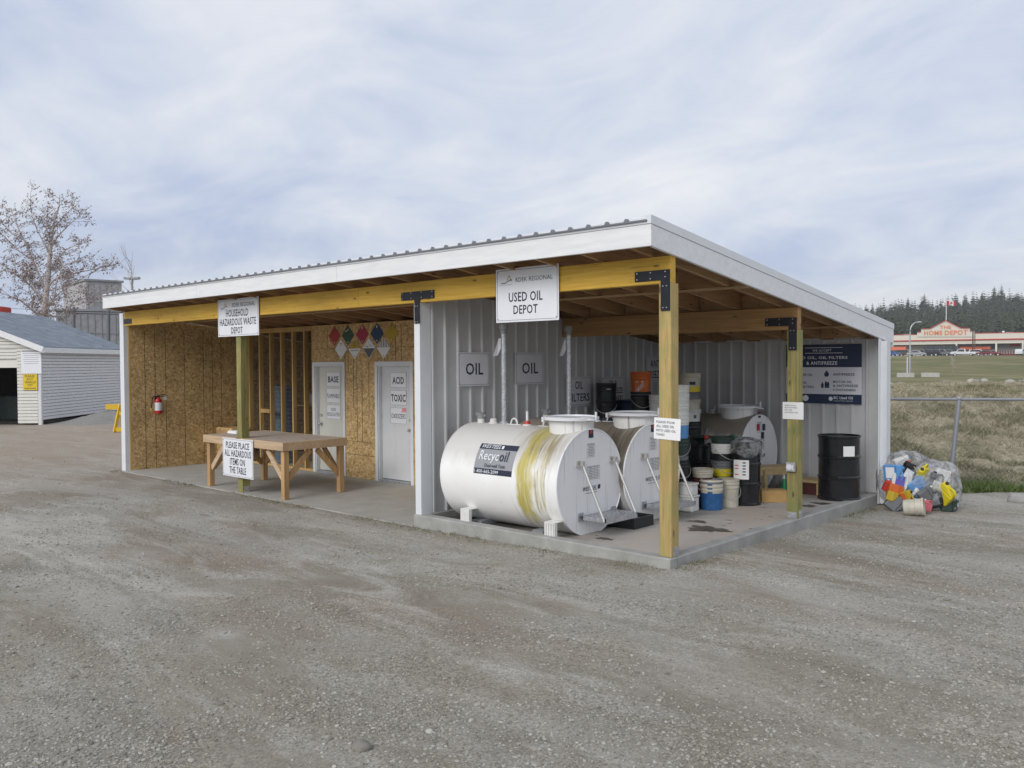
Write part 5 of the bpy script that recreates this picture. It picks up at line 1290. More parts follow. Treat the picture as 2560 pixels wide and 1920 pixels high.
def jug(label, p, size, rot, mat, lab=None, capm='white_plastic', w=.24, d=.11, h=.27):
    r = bpy.data.objects.new('plastic_jug', None); COL.objects.link(r); tag(r, label, 'jug', 'empty containers in the sacks')
    r.location = p; r.rotation_euler = rot; r.scale = (size*1.1,)*3; PM[r.name] = I4()
    m = MB(); m.box(-w/2,-d/2,-h/2, w/2,d/2,h*.18); m.add([(-w/2,-d/2,h*.181),(w/2,-d/2,h*.181),(w/2,d/2,h*.181),(-w/2,d/2,h*.181),(-w/2,-d*.3,h*.5),(-w*.1,-d*.3,h*.5),(-w*.1,d*.3,h*.5),(-w/2,d*.3,h*.5)], [(0,3,2,1),(4,5,6,7),(0,1,5,4),(1,2,6,5),(2,3,7,6),(3,0,4,7)])
    m.build('body', mat, r, local=True, bevel=.018, seg=2)
    MB().tube([(-w*.1,0,h*.44),(w*.25,0,h*.5),(w*.44,0,h*.40),(w*.46,0,h*.15)], .016, 8).build('handle', mat, r, local=True)
    MB().cyl((-w*.3,0,h*.5),(-w*.3,0,h*.58),.024,n=12).build('cap', capm, r, local=True)
    if lab: MB().box(-w*.36,-d/2-.002,-h*.34,w*.3,-d/2+.001,h*.12).build('label_patch', lab, r, local=True)
C_ = lambda px, py, dd: tuple(at(px, py, dd))
rz0 = YAW
for args in (('white jug with a purple label in the first sack', C_(2252,1206,11.98), .92, (0.1, 1.75, rz0), 'white_plastic', 'purple_label', 'black_plastic'),
             ('yellow jug near the top of the first sack', C_(2306,1183,12.02), .85, (0.5, -.5, rz0+.6), 'yellow_plastic', None, 'black_plastic'),
             ('light blue jug at the top left of the first sack', C_(2234,1182,12.0), .85, (0.3, 1.5, rz0-.5), 'light_blue', 'sign_white', 'light_blue'),
             ('black jug with a white label between blue and yellow jugs', C_(2270,1178,12.0), .8, (0.2, .5, rz0+.3), 'black_plastic', 'sign_white', 'red_plastic'),
             ('long light blue jug below the yellow jug', C_(2292,1215,11.97), .85, (0.25, .95, rz0+.3), 'light_blue', None, 'white_plastic'),
             ('orange jug low in the first sack', C_(2238,1228,11.95), .72, (0.2, 1.85, rz0+.2), 'orange_plastic', None, 'black_plastic'),
             ('small amber jug below the orange one', C_(2230,1241,11.92), .5, (0.2, 1.9, rz0), 'haz_yellow', None, 'black_plastic'),
             ('amber jug on its side low in the first sack', C_(2264,1243,11.92), .66, (0.5, 1.2, rz0-.3), 'haz_yellow', 'orange_plastic', 'black_plastic'),
             ('grey jug at the bottom of the first sack', C_(2240,1260,11.94), .85, (0.2, 2.3, rz0), 'grey_plastic', None, 'black_plastic'),
             ('white jug low in the middle beside the amber one', C_(2288,1238,11.98), .7, (0.6, .4, rz0+.5), 'white_plastic', 'light_blue', 'light_blue'),
             ('small red container above the orange jug', C_(2222,1215,11.98), .55, (0.3, .3, rz0), 'red_plastic', None, 'white_plastic'),
             ('white container near the top of the first sack', C_(2255,1160,12.15), .75, (0.3, 1.2, rz0+.4), 'white_plastic', None, 'light_blue'),
             ('grey jug in the second sack behind the netting', C_(2338,1206,11.98), .85, (0.2, .3, rz0+.3), 'grey_plastic', 'sign_white', 'black_plastic'),
             ('dark jug low in the second sack', C_(2340,1246,11.95), .95, (0.4, 1.3, rz0), 'black_plastic', 'grey_plastic', 'red_plastic'),
             ('bright yellow flat jug standing slanted in the second sack', C_(2364,1234,11.88), .9, (0.3, .75, rz0-.9), 'yellow_plastic', None, 'black_plastic'),
             ('pink container at the foot of the sacks', C_(2317,1264,11.74), .5, (0.1, .2, rz0), 'pink_plastic', None, 'white_plastic'),
             ('grey jug between the two sacks', C_(2315,1236,11.9), .7, (0.4, .9, rz0+.4), 'grey_plastic', None, 'white_plastic'),
             ('white jug at the top of the second sack', C_(2356,1190,12.08), .7, (0.4, 1.9, rz0+.4), 'white_plastic', None, 'red_plastic'),
             ('olive jug at the bottom right of the second sack', C_(2372,1262,11.92), .7, (0.2, 1.6, rz0), 'green_plastic', None, 'black_plastic')):
    jug(*args)
# white pail lying on its side in front
p0 = at(2284, 1264, 11.60); ax = (RT*0.85 - FH*0.5 + Vector((0,0,.12))).normalized(); p0.z = gz(p0.x, p0.y)+.115
r = thing('pail', 'white pail lying on its side in front of the sacks', 'pail', (p0.x, p0.y, p0.z))
z_ax = ax.to_track_quat('Z', 'Y').to_matrix().to_4x4()
MB(TR(p0) @ z_ax).lathe([(0,-.12),(.10,-.12),(.104,-.10),(.108,.02),(.116,.025),(.116,.04),(.11,.045),(.112,.10),(.12,.105),(.12,.13),(.112,.13),(.098,-.10),(0,-.10)], (0,0,0), 26).build('body', 'cream_plastic', r)
# ---------------------------------------------------------------- chain-link fence, bank and grass
fdir = (LD(1,0)-LD(0,0)).normalized()
FL0, FL1 = 4.9, 13.5
def fpt(l, z): p = LD(l, 14.15 - (l-7.2)*.10, 0); p.z = z; return p
fz = float(gz(*fpt(7.2,0)[:2]))
FE = thing('chain_link_fence', 'grey chain-link fence with a top rail behind the depot', 'fence', tuple(fpt(7.2, fz)))
MB().cyl(fpt(FL0, fz+1.45), fpt(FL1, fz+1.41), .024, n=10).build('top_rail', 'fence_steel', FE)
for l in (4.2, 7.28, 10.4, 13.4):
    b_ = fpt(l-.10, fz-.1); t_ = fpt(l+.05, fz+1.45)
    MB().cyl(b_, t_, .036, n=12).ball(t_, .045, 10, 6).build('fence_post', 'fence_steel', FE)
m = MB(); step_ = .075; k = FL0
H_ = 1.38
while k < FL1:
    for sgn in (1, -1):
        a, b = fpt(k, fz+.04), fpt(k+sgn*H_, fz+.04+H_)
        if FL0 <= k+sgn*H_ <= FL1: m.cyl(a, b, .0012, n=3, caps=False)
    k += step_
m.build('chain_link_mesh', 'fence_steel', FE)
# grassy bank behind the fence
def bank_h(l, d):
    """height of the bank above its foot"""
    t = np.clip((d-14.6 + .6*(vnoise(l*.25, l*0+3)-.5)*2)/11.5, 0, 1); s_ = t*t*(3-2*t)
    h = s_*1.36 + (vnoise(l*.35, d*.35, 2)-.5)*.30*s_*(1-.6*s_) + (vnoise(l*1.1, d*1.1, 4)-.5)*.12*np.clip((d-14)/3, 0, 1)
    fall = np.clip((d-27)/14, 0, 1); return h*(1-fall) - .35*fall
bl = np.linspace(2.0, 40, 120); bd = np.concatenate([np.linspace(13.35, 30, 70), np.linspace(30.6, 44, 14)])
BL, BD = np.meshgrid(bl, bd, indexing='ij')
bz = GZ + .02 + bank_h(BL, BD); bz[:, 0] -= .15
bx_ = CAM.x + BL*RT.x + BD*FH.x; by_ = CAM.y + BL*RT.y + BD*FH.y
nl, nd = BL.shape; ii, jj = np.meshgrid(np.arange(nl-1), np.arange(nd-1), indexing='ij')
bf_ = np.stack([ii*nd+jj, (ii+1)*nd+jj, (ii+1)*nd+jj+1, ii*nd+jj+1], -1).reshape(-1)
bo = fast_mesh('hill_bank', np.stack([bx_, by_, bz], -1).reshape(-1, 3), bf_, 4, ['bank_soil'], True); bo['kind'] = 'structure'
def blades(name, label, n, l0, l1, d0, d1, h0, h1, w, mat, seed, thr, dpow=1.0, lean=.5):
    g = np.random.default_rng(seed); N_ = n*4
    l = l0+(l1-l0)*g.random(N_); d = d0+(d1-d0)*g.random(N_)**dpow
    cl = vnoise(l*.9, d*.9, seed)*.55 + vnoise(l*2.6, d*2.6, seed+1)*.45
    k = (cl > thr) & (np.abs(l/d) < .72); l, d, cl = l[k][:n], d[k][:n], cl[k][:n]; n = len(l)
    x = CAM.x+l*RT.x+d*FH.x; y = CAM.y+l*RT.y+d*FH.y; z = GZ+.02+bank_h(l, d)-.02
    h = (h0+(h1-h0)*g.random(n)**1.6)*(.55+.9*cl)*(1-.75*np.clip((d-22)/5, 0, 1)); a = g.random(n)*6.283; ln = h*lean*(.3+g.random(n))
    ww = w*(.6+.8*g.random(n)); b = g.random(n)*6.283
    P0 = np.stack([x-ww*np.cos(a), y-ww*np.sin(a), z], -1); P1 = np.stack([x+ww*np.cos(a), y+ww*np.sin(a), z], -1)
    P2 = np.stack([x+ln*np.cos(b), y+ln*np.sin(b), z+h], -1)
    V = np.stack([P0, P1, P2], 1).reshape(-1, 3)
    o = fast_mesh(name, V, np.arange(len(V)), 3, [mat]); tag(o, label, 'grass', kind='stuff')
blades('dry_grass', 'pale dry grass covering the bank behind the fence', 110000, 3, 26, 14.5, 31, .03, .19, .007, 'straw', 21, .34, .8, 1.8)
blades('dry_grass', 'olive green grass clumps on the bank behind the fence', 60000, 3, 26, 14.3, 25, .03, .18, .007, 'grass_olive', 33, .50, 1.15, 1.6)
blades('green_grass', 'bright green grass strip along the foot of the fence', 22000, 4, 16, 13.45, 14.7, .04, .15, .010, 'grass_green', 45, .40, 1.0, .9)
g = np.random.default_rng(8); n = 5200
side_ = g.random(n) < .42
u = g.random(n); off = np.abs(g.normal(0, .11, n))+.01
wx_ = np.where(side_, .02+off, -12.7+12.7*u); wy_ = np.where(side_, 5.6*u, -.055-off)
k = vnoise(wx_*1.1, wy_*1.1, 3) > .45; wx_, wy_ = wx_[k], wy_[k]; n = len(wx_)
a = g.random(n)*6.283; b2 = g.random(n)*6.283; h = .008+.045*g.random(n)**2.5; ww = .003+.003*g.random(n); z = gz(wx_, wy_)-.004
V = np.stack([np.stack([wx_-ww*np.cos(a), wy_-ww*np.sin(a), z], -1), np.stack([wx_+ww*np.cos(a), wy_+ww*np.sin(a), z], -1), np.stack([wx_+h*np.cos(b2), wy_+h*np.sin(b2), z+h], -1)], 1).reshape(-1, 3)
o = fast_mesh('weeds', V, np.arange(len(V)), 3, ['grass_olive']); tag(o, 'sparse short weeds along the edge of the slab', 'weeds', kind='stuff')
# rocks
def rock(name, label, p, r_, seed, mat='stone', group=None):
    m = MB().ball(p, r_, 14, 9, fn=wob(seed, .16)); o = m.build(name, mat); return tag(o, label, 'rock', group)
paint('rock_earth', (0.21, 0.195, 0.17), .95, var=.25, scale=14)
paint('rock_grey', (0.33, 0.325, 0.31), .9, var=.2, scale=9)
q = at(2552, 1254, 12.6); rock('boulder', 'rounded grey boulder at the edge of the green grass', (q.x, q.y, float(gz(q.x, q.y))+.04), (.19,.13,.09), 5, 'rock_grey')
q = at(1785, 1885, 4.75); rock('boulder', 'half-buried round stone at the bottom of the picture', (LD(-.83,4.66).x, LD(-.83,4.66).y, GZ-.012), (.075,.06,.035), 6, 'rock_earth')
V3 = []; F3 = []
g = np.random.default_rng(77); mm = MB()
for k in range(420):
    l = 9+g.random()*22; d = 26+g.random()*6
    if abs(l/d) > .7: continue
    zz = GZ+.02+float(bank_h(np.array(l), np.array(d))); s_ = .04+.12*g.random()**2; p = LD(l, d, zz)
    mm.ball(p, (s_*1.3, s_, s_*.7), 6, 4, fn=wob(k, .15))
tag(mm.build('rubble', 'stone'), 'pale rubble stones along the crest of the bank', 'rubble', kind='stuff')
# ---------------------------------------------------------------- far side: lawn slope, parking lot, store, hill
LZ = 3.0
def sheet(name, l0, l1, ds, mat, nl=60):
    ll = np.linspace(l0, l1, nl); d_, z_ = zip(*ds); d_ = np.array(d_); z_ = np.array(z_)
    A, B = np.meshgrid(ll, np.arange(len(d_)), indexing='ij'); dd = d_[B]; zz = z_[B] + (vnoise(A*.05, dd*.05, 8)-.5)*.25*((B > 0) & (dd < 212))
    x = CAM.x+A*RT.x+dd*FH.x; y = CAM.y+A*RT.y+dd*FH.y; n2 = len(d_)
    i, j = np.meshgrid(np.arange(nl-1), np.arange(n2-1), indexing='ij')
    f = np.stack([i*n2+j, (i+1)*n2+j, (i+1)*n2+j+1, i*n2+j+1], -1).reshape(-1)
    o = fast_mesh(name, np.stack([x, y, zz], -1).reshape(-1, 3), f, 4, [mat], True); o['kind'] = 'structure'; return o
sheet('lawn', -40, 260, [(43, -.30), (60, -.10), (100, -.52), (128, -.72), (136, -.66), (150, -.22), (170, .9), (190, 2.0), (205, 2.75), (212, LZ+.02)], 'lawn_grass')
sheet('parking_lot', -60, 300, [(212, LZ), (260, LZ), (420, LZ)], 'asphalt', 10)
# store: facade line through photo columns 2232 and 2560
SA, SB = LD(.4455*285, 285), LD(.6005*265, 265)
sdir = (SB-SA).normalized(); sback = Vector((-sdir.y, sdir.x, 0))
if sback.dot(FH) < 0: sback = -sback
def fac(px, py):
    ray = FW + R2*((px-1280)/FPX) + U2*((960-py)/FPX); nrm = Vector((sback.x, sback.y, 0))
    t = (SA-CAM).dot(nrm)/ray.dot(nrm); p = CAM+ray*t
    return (p-SA).dot(sdir), p.z
SM = Matrix(((sdir.x, sback.x, 0, SA.x), (sdir.y, sback.y, 0, SA.y), (0, 0, 1, 0), (0, 0, 0, 1)))
ST = thing('store_building', 'long cream store with a stepped gable and red lettering', 'building', tuple(LD(135, 280, LZ)))
S_ = lambda: MB(SM)
def zz_(py, px=2400): return fac(px, py)[1]
ztop = zz_(835); zst = zz_(850); zcan = zz_(856); s0, s1 = -60, 75
def sp(px): return fac(px, 860)[0]
m = S_(); m.box(s0, 0, zcan, s1, 30, ztop); m.box(s0, 4, LZ, s1, 30, zcan-.01); m.box(s0, 0.05, zz_(860), s1, 4, zcan)
m.build('wall', 'store_cream', ST)
S_().box(sp(2395), 3.9, LZ, s1, 3.99, zcan-.3).build('recessed_wall', 'store_shade', ST)
pts = [(2293, 842), (2293, 831), (2303, 830), (2303, 823), (2326, 822), (2364, 802), (2403, 821), (2425, 821), (2425, 828), (2436, 828), (2436, 842)]
pp = [fac(*p) for p in pts]
S_().poly([(a, -.25, b) for a, b in pp], .6, (0, 1, 0)).build('gable', 'store_cream', ST)
m = S_()
for (a, b), (c, d) in zip(pp[1:-2], pp[2:-1]):
    if abs(a-c) > .3: m.bar((a, -.25, b+.12), (c, -.25, d+.08), .62, .18)
m.box(s0, -.06, ztop-.02, pp[0][0], .3, ztop+.2); m.box(pp[-1][0], -.06, ztop-.02, s1, .3, ztop+.2)
m.build('roof_trim', 'store_red', ST)
S_().box(s0, -.32, zst-.16, s1, -.02, zst+.2).build('red_stripe', 'store_red', ST)
m = S_()
def slab_text(t, px0, px1, py0, py1):
    a0, _ = fac(px0, py1); a1, _ = fac(px1, py1); z0_ = fac((px0+px1)/2, py1)[1]; z1_ = fac((px0+px1)/2, py0)[1]
    m.text(t, (a0, -.36, z0_), (1,0,0), (0,0,1), a1-a0, z1_-z0_, 0, .03)
slab_text('THE', 2350, 2378, 814, 822.5); slab_text('HOME', 2310.5, 2356.5, 826.5, 838.5); slab_text('DEPOT', 2362, 2419, 825.5, 837.5)
m.build('lettering', 'store_orange', ST)
S_().box(sp(2228), -.1, zz_(875), sp(2265), .0, zz_(865)).build('banner', 'banner_orange', ST)
S_().box(sp(2398), 2.0, zz_(874), sp(2475), 2.2, zz_(867)).build('banner', 'banner_orange', ST)
S_().box(sp(2523), 3.6, zz_(867), sp(2549), 3.8, zz_(860.5)).build('banner', 'store_red', ST)
for px in (2391, 2490.5, 2557): S_().box(sp(px)-.25, -.1, LZ, sp(px)+.25, .4, zcan-.02).build('column', 'store_cream', ST)
for k, px in enumerate((2309, 2328, 2338, 2349, 2360, 2370, 2381)):
    S_().box(sp(px)+.2, -.12, LZ, sp(px)+(2.4 if k == 0 else 1.35), -.03, zz_(864)).build('window', 'glass_dark', ST)
S_().box(sp(2477), 3.7, zz_(872), sp(2486), 3.85, zz_(862)).build('window', 'glass_dark', ST)
S_().box(sp(2502), 8, ztop, sp(2508), 10, ztop+.9).build('roof_unit', 'sign_grey', ST); S_().box(sp(2245), 12, ztop, sp(2260), 16, ztop+.6).build('roof_unit', 'sign_grey', ST); S_().box(sp(2510), 12, ztop, sp(2530), 16, ztop+.6).build('roof_unit', 'sign_grey', ST)
# flag
a, b = fac(2365, 803); ft = fac(2365, 748)[1]
FG = thing('flagpole', 'tall white pole flying a red and white maple leaf flag', 'flag', tuple(SM @ Vector((a, .6, b))))
S_().cyl((a, .6, b-.6), (a, .6, ft), .14, .10, n=10).build('pole', 'flag_white', FG)
fw = (fac(2388, 755)[0]-a); z1_ = fac(2365, 752)[1]; z0_ = fac(2365, 763)[1]
m = S_(); gN = 16
for i in range(gN):
    u0, u1 = i/gN, (i+1)/gN; f_ = lambda u: (a+.15+fw*u, .6+.35*math.sin(u*7), )
    dz = lambda u: -.25*u + .1*math.sin(u*6)
    mi = 1 if .25 <= (u0+u1)/2 < .75 else 0
    m.add([(f_(u0)[0], f_(u0)[1], z0_+dz(u0)), (f_(u1)[0], f_(u1)[1], z0_+dz(u1)), (f_(u1)[0], f_(u1)[1], z1_+dz(u1)), (f_(u0)[0], f_(u0)[1], z1_+dz(u0))], [(0,1,2,3)], mi, True)
m.build('flag', ['flag_red', 'flag_white'], FG)
m = S_(); cu = a+.15+fw*.5; cz = (z0_+z1_)/2-.1; lr = (z1_-z0_)*.33
leaf = [(0,1),(.2,.6),(.5,.7),(.45,.3),(.9,.35),(.75,.05),(.9,-.1),(.4,-.45),(.08,-.45),(.08,-.9),(-.08,-.9),(-.08,-.45),(-.4,-.45),(-.9,-.1),(-.75,.05),(-.9,.35),(-.45,.3),(-.5,.7),(-.2,.6)]
m.add([(cu+p*lr, .2, cz+q_*lr) for p, q_ in leaf], [tuple(range(len(leaf)))]); m.build('maple_leaf', 'flag_red', FG)
# parked vehicles
def vehicle(kind, label, cmat, p, rz):
    r = thing('parked_car' if kind != 'pickup' else 'parked_pickup', label, 'car' if kind != 'pickup' else 'pickup', p, rz, 'vehicles parked in front of the store')
    if kind == 'pickup': L_, prof, win = 5.8, [(-2.9,.45),(-2.9,1.05),(-.6,1.05),(-.45,1.80),(1.05,1.80),(1.55,1.15),(2.8,1.05),(2.9,.75),(2.9,.45)], [(-.30,1.12),(-.25,1.70),(.95,1.70),(1.35,1.15)]
    elif kind == 'suv': L_, prof, win = 4.7, [(-2.35,.4),(-2.35,1.0),(-2.1,1.70),(.55,1.72),(1.15,1.10),(2.25,.98),(2.35,.7),(2.35,.4)], [(-1.95,1.1),(-1.85,1.62),(.45,1.62),(.9,1.12)]
    else: L_, prof, win = 4.5, [(-2.25,.38),(-2.25,.85),(-1.5,.98),(-.9,1.42),(.45,1.42),(1.15,.95),(2.15,.82),(2.25,.6),(2.25,.38)], [(-1.2,.98),(-.8,1.34),(.38,1.34),(.85,.96)]
    hw = .9; m = MB(); n = len(prof)
    m.poly([(x, -hw, z) for x, z in prof], 2*hw, (0,1,0)); m.build('body', cmat, r, local=True, bevel=.08, seg=2)
    m = MB()
    for y in (-hw-.012, hw+.002): m.poly([(x, y, z) for x, z in win], .01, (0,1,0))
    m.build('window', 'glass_dark', r, local=True)
    for x in (-L_*.31, L_*.31):
        for y in (-hw+.02, hw-.22):
            w = MB().cyl((x, y-.03, .34), (x, y+.22, .34), .34, n=18); wo = w.build('wheel', 'rubber', r, local=True)
            MB().cyl((x, y-.04, .34), (x, y+.23, .34), .19, n=12).build('rim', 'sign_grey', wo, local=True)
    m = MB().box(prof[-1][0]-.05, -.75, .62, prof[-1][0]+.012, -.45, .75).box(prof[-1][0]-.05, .45, .62, prof[-1][0]+.012, .75, .75); m.build('headlight', 'sign_white', r, local=True)
    return r
base_rz = math.atan2(sdir.y, sdir.x)
for kind, lab, c, px, d, turn in (('sedan', 'blue car at the left end of the row by the store', 'car_blue', 2226, 222, .3), ('suv', 'dark grey car behind the blue one', 'car_dark', 2240, 232, 0), ('suv', 'brown-grey car left of the street light', 'car_brown', 2262, 224, 0),
        ('sedan', 'silver green car just right of the street light', 'car_silver', 2291, 222, 0), ('suv', 'dark van behind the silver car', 'car_dark', 2300, 236, .1), ('suv', 'black car parked below the window group', 'car_dark', 2325, 222, 3.14),
        ('pickup', 'dark grey pickup below the store doors', 'car_grey', 2349, 226, 0), ('suv', 'grey car left of the white pickup', 'car_grey', 2371, 228, .2), ('pickup', 'white pickup in the middle of the row', 'car_white', 2408, 222, 3.14),
        ('suv', 'white car right of the white pickup', 'car_white', 2446, 230, 0), ('sedan', 'maroon car under the orange banner', 'car_maroon', 2462, 223, 3.14), ('sedan', 'dark red car right of the maroon one', 'car_maroon', 2480, 228, 0),
        ('suv', 'white vehicle at the right edge of the row', 'car_white', 2556, 226, 1.2)):
    p = at(px, 890, d); vehicle(kind, lab, c, (p.x, p.y, LZ), base_rz+turn)
m = MB()
r = thing('garden_rack', 'low dark red cart rack in front of the store', 'rack', tuple(LD(.577*228, 228, LZ)), base_rz)
MB().box(-3.6,-.4,0,3.6,.4,.5).build('base', 'car_maroon', r, local=True)
m = MB()
for k in range(12): m.box(-3.6+k*.62,-.4,.5,-3.4+k*.62,.4,1.3)
m.build('rails', 'car_maroon', r, local=True)
# street light, barriers, thin pole, saplings
p = LD((2275-1280)/FPX*140, 140, -1.0); zt_ = at(2275, 806, 140).z
LP = thing('street_light', 'grey curved street light standing in the grass before the store', 'street light', tuple(p))
MB().cyl(p, Vector((p.x, p.y, zt_-1.5)), .16, .10, n=10).build('pole', 'galvanised', LP)
arm = [Vector((p.x, p.y, zt_-1.5)) + RT*(1.25*(1-math.cos(t))) + Vector((0,0,1.55*math.sin(t))) for t in np.linspace(0, 1.5, 9)]
MB().tube(arm, .09, 8).build('arm', 'galvanised', LP)
MB().bar(arm[-1], arm[-1]+RT*.6+Vector((0,0,.03)), .22, .14).build('lamp_head', 'sign_grey', LP)
for lab, pxa, pxb in (('left pale concrete barrier below the street light', 2242, 2286), ('right pale concrete barrier on the far grass edge', 2303, 2349)):
    A_, B_ = at(pxa, 938, 134), at(pxb, 938, 133); A_.z = B_.z = -.74
    mid = (A_+B_)/2; d = (B_-A_).normalized(); n_ = Vector((-d.y, d.x, 0)); hl = (B_-A_).length/2
    v = []
    for sg in (-1, 1):
        for a_, z in ((-.30,0),(.30,0),(.22,.25),(.10,.74),(-.10,.74),(-.22,.25)): v.append(mid + d*sg*hl + n_*a_ + Vector((0,0,z)))
    m = MB().add(v, [(5,4,3,2,1,0), (6,7,8,9,10,11)] + [(i, (i+1)%6, 6+(i+1)%6, 6+i) for i in range(6)])
    tag(m.build('concrete_barrier', 'concrete_pale'), lab, 'barrier', 'concrete barriers on the grass')
for nm, lab, px, py0, py1, d, w in (('utility_pole', 'thin dark pole in front of the store lettering', 2432, 895, 826, 225, .18), ('utility_pole', 'second thin dark pole beside the first', 2437, 893, 830, 240, .14), ('marker_post', 'pale marker post beside the street light', 2268, 936, 893, 139, .09)):
    a, b = at(px, py0, d), at(px, py1, d); a.z -= 1
    m = MB().cyl(a, Vector((a.x, a.y, b.z)), w, w*.8, n=8); tag(m.build(nm, 'bark' if 'utility' in nm else 'sign_grey'), lab, 'pole')
def sapling(lab, px, py0, py1, d, seed):
    r_ = random.Random(seed); a = at(px, py0, d); b = at(px+1, py1, d); r = thing('sapling', lab, 'sapling', tuple(a)); h = b.z-a.z; m = MB()
    m.tube([a, a+Vector((.05,0,h*.5)), Vector((a.x, a.y, b.z))], .055, 5, r1=.02)
    for k in range(14):
        z = h*(.35+.045*k); t = r_.uniform(0, 6.3); s_ = h*.22*r_.uniform(.6, 1.1)
        m.tube([a+Vector((0,0,z)), a+Vector((math.cos(t)*s_*.5, math.sin(t)*s_*.5, z+s_*.5)), a+Vector((math.cos(t)*s_*.75, math.sin(t)*s_*.75, z+s_))], .025, 4, r1=.01)
    m.build('trunk', 'pale_bark', r)
sapling('bare young tree on the far grass slope', 2382, 938, 893, 138, 2)
# forest hill
def hill_z(l, d):
    t = np.clip((d-430)/400, 0, 1)
    return LZ + (3 + 33*t**1.15 + (l-334)*.085*t) + (vnoise(l*.02, d*.02, 6)-.5)*8*t
hl_ = np.linspace(-300, 1100, 70); hd_ = np.linspace(420, 1250, 50)
A, B = np.meshgrid(hl_, hd_, indexing='ij'); Z = hill_z(A, B); Z[:, 0] -= 1
i, j = np.meshgrid(np.arange(69), np.arange(49), indexing='ij')
f = np.stack([i*50+j, (i+1)*50+j, (i+1)*50+j+1, i*50+j+1], -1).reshape(-1)
ho = fast_mesh('hill', np.stack([CAM.x+A*RT.x+B*FH.x, CAM.y+A*RT.y+B*FH.y, Z], -1).reshape(-1, 3), f, 4, ['forest_floor'], True); ho['kind'] = 'structure'
def conifer_tris(g, h, wd, tiers, per):
    """tufts: drooping triangles round the stem, denser low; returns (k,3,3)"""
    T_ = []
    for i in range(tiers):
        u = (i+g.random()*.6)/tiers; z = h*(.12+.86*u); R_ = wd*(min(1, (1-u)*1.7)**.75)*(.6+.6*g.random())+.12
        for k in range(per):
            a = g.random()*6.283; r_ = R_*(.55+.6*g.random()); dz = -.10*h*(1-u)*(.3+g.random())
            c, s_ = math.cos(a), math.sin(a); w = .30*r_+.25
            T_.append(((-s_*w*.2, c*w*.2, z+.05*h*(1-u)+.2), (c*r_ - s_*w, s_*r_ + c*w, z+dz*.6), (c*r_ + s_*w, s_*r_ - c*w, z+dz)))
    T_.append(((-.12, 0, h*.9), (.12, 0, h*.9), (0, 0, h*1.03)))
    return np.array(T_)
g = np.random.default_rng(5)
protos = [conifer_tris(g, 10+1.5*i, 2.3+.4*(i%3), 9, 9) for i in range(7)]
out_ = []
for k in range(5600):
    d = 425+g.random()*430; l = d*(.20 + .52*g.random())
    z = float(hill_z(np.array(l), np.array(d))); s_ = .7+.5*g.random()**2; p = LD(l, d, z)
    a = g.random()*6.283; c, sn = math.cos(a), math.sin(a)
    T_ = protos[k % 7]*s_; x = T_[..., 0]*c-T_[..., 1]*sn+p.x; y = T_[..., 0]*sn+T_[..., 1]*c+p.y
    out_.append(np.stack([x, y, T_[..., 2]+p.z], -1))
V = np.concatenate(out_).reshape(-1, 3)
fo = fast_mesh('forest', V, np.arange(len(V)), 3, ['conifer_needles']); tag(fo, 'dark evergreen forest covering the hill behind the store', 'forest', kind='stuff')
def conifer(lab, px, pytop, d, wd, seed):
    gg = np.random.default_rng(seed); top = at(px, pytop, d); l = (px-1280)/FPX*d; z0 = float(hill_z(np.array(l), np.array(d))); h = top.z-z0
    if h < 6: h = 8; z0 = top.z-8
    r = thing('conifer_tree', lab, 'tree', (top.x, top.y, z0), 0, 'conifers standing above the forest edge')
    T_ = conifer_tris(gg, h, wd, 22, 12); V = T_.reshape(-1, 3)
    o = fast_mesh('crown', V, np.arange(len(V)), 3, ['conifer_needles']); o.parent = r
    MB().cyl((0,0,-1), (0,0,h*.9), .3, .06, n=7).build('trunk', 'bark', r, local=True)
for k, (lab, px, py, d, w) in enumerate((('tall full conifer, left of the close pair at the skyline', 2486, 714, 760, 5.0), ('tall pointed conifer, right of the close pair at the skyline', 2504, 711, 765, 5.0), ('slim conifer left of the tall pair', 2455, 729, 770, 3.4), ('rounded conifer right of the flag', 2389, 732, 780, 4.6),
        ('bushy conifer between the flag and the slim one', 2412, 735, 780, 4.6), ('bushy conifer high on the left part of the skyline', 2311, 733, 800, 6.0), ('narrow spire conifer left of the bushy one', 2270, 742, 800, 3.0),
        ('conifer at the right edge of the skyline', 2542, 731, 770, 6.0))):
    conifer(lab, px, py, d, w, 100+k)
# ---------------------------------------------------------------- left side: shed, tree, grey building
SHD = 30.4
sc_ = at(103, 1062, SHD); sc_.z = float(gz(sc_.x, sc_.y))
ang = math.radians(1.9)
side = (FH*math.cos(ang) - RT*math.sin(ang)).normalized(); front = Vector((side.y, -side.x, 0)); front = -front if front.dot(RT) > 0 else front   # front points left
HM = Matrix(((front.x, side.x, 0, sc_.x), (front.y, side.y, 0, sc_.y), (0, 0, 1, sc_.z), (0, 0, 0, 1)))
H = lambda: MB(HM)                                # local: x to the left along the front, y back along the side, z up
SH = thing('garden_shed', 'white vinyl-sided shed with blue-grey roof and open doorway', 'shed', tuple(sc_))
WS, LS, EV, RZ_ = 7.0, 7.2, 2.72, 4.15
def siding(m, along, a0, a1, z0, z1, clip=None):
    """boards 10 cm high with a deep open groove between them"""
    z = z0; hb = .115
    while z < z1-.03:
        zz = min(z+hb, z1)
        b0, b1 = clip(z, a0, a1) if clip else (a0, a1)
        for y0_, y1_, za, zb_ in ((-.036, -.001, z+.017, zz),):
            if along == 'y': m.box(y0_, b0, za, y1_, b1, zb_)
            else: m.box(b0, y0_, za, b1, y1_, zb_)
        z = zz
m = H(); siding(m, 'y', .085, LS, .16, EV-.02); m.box(0.05, .06, .16, .08, LS, EV); m.build('side_wall', 'siding_white', SH)
DW0, DW1, DH = .78, 3.6, 2.02
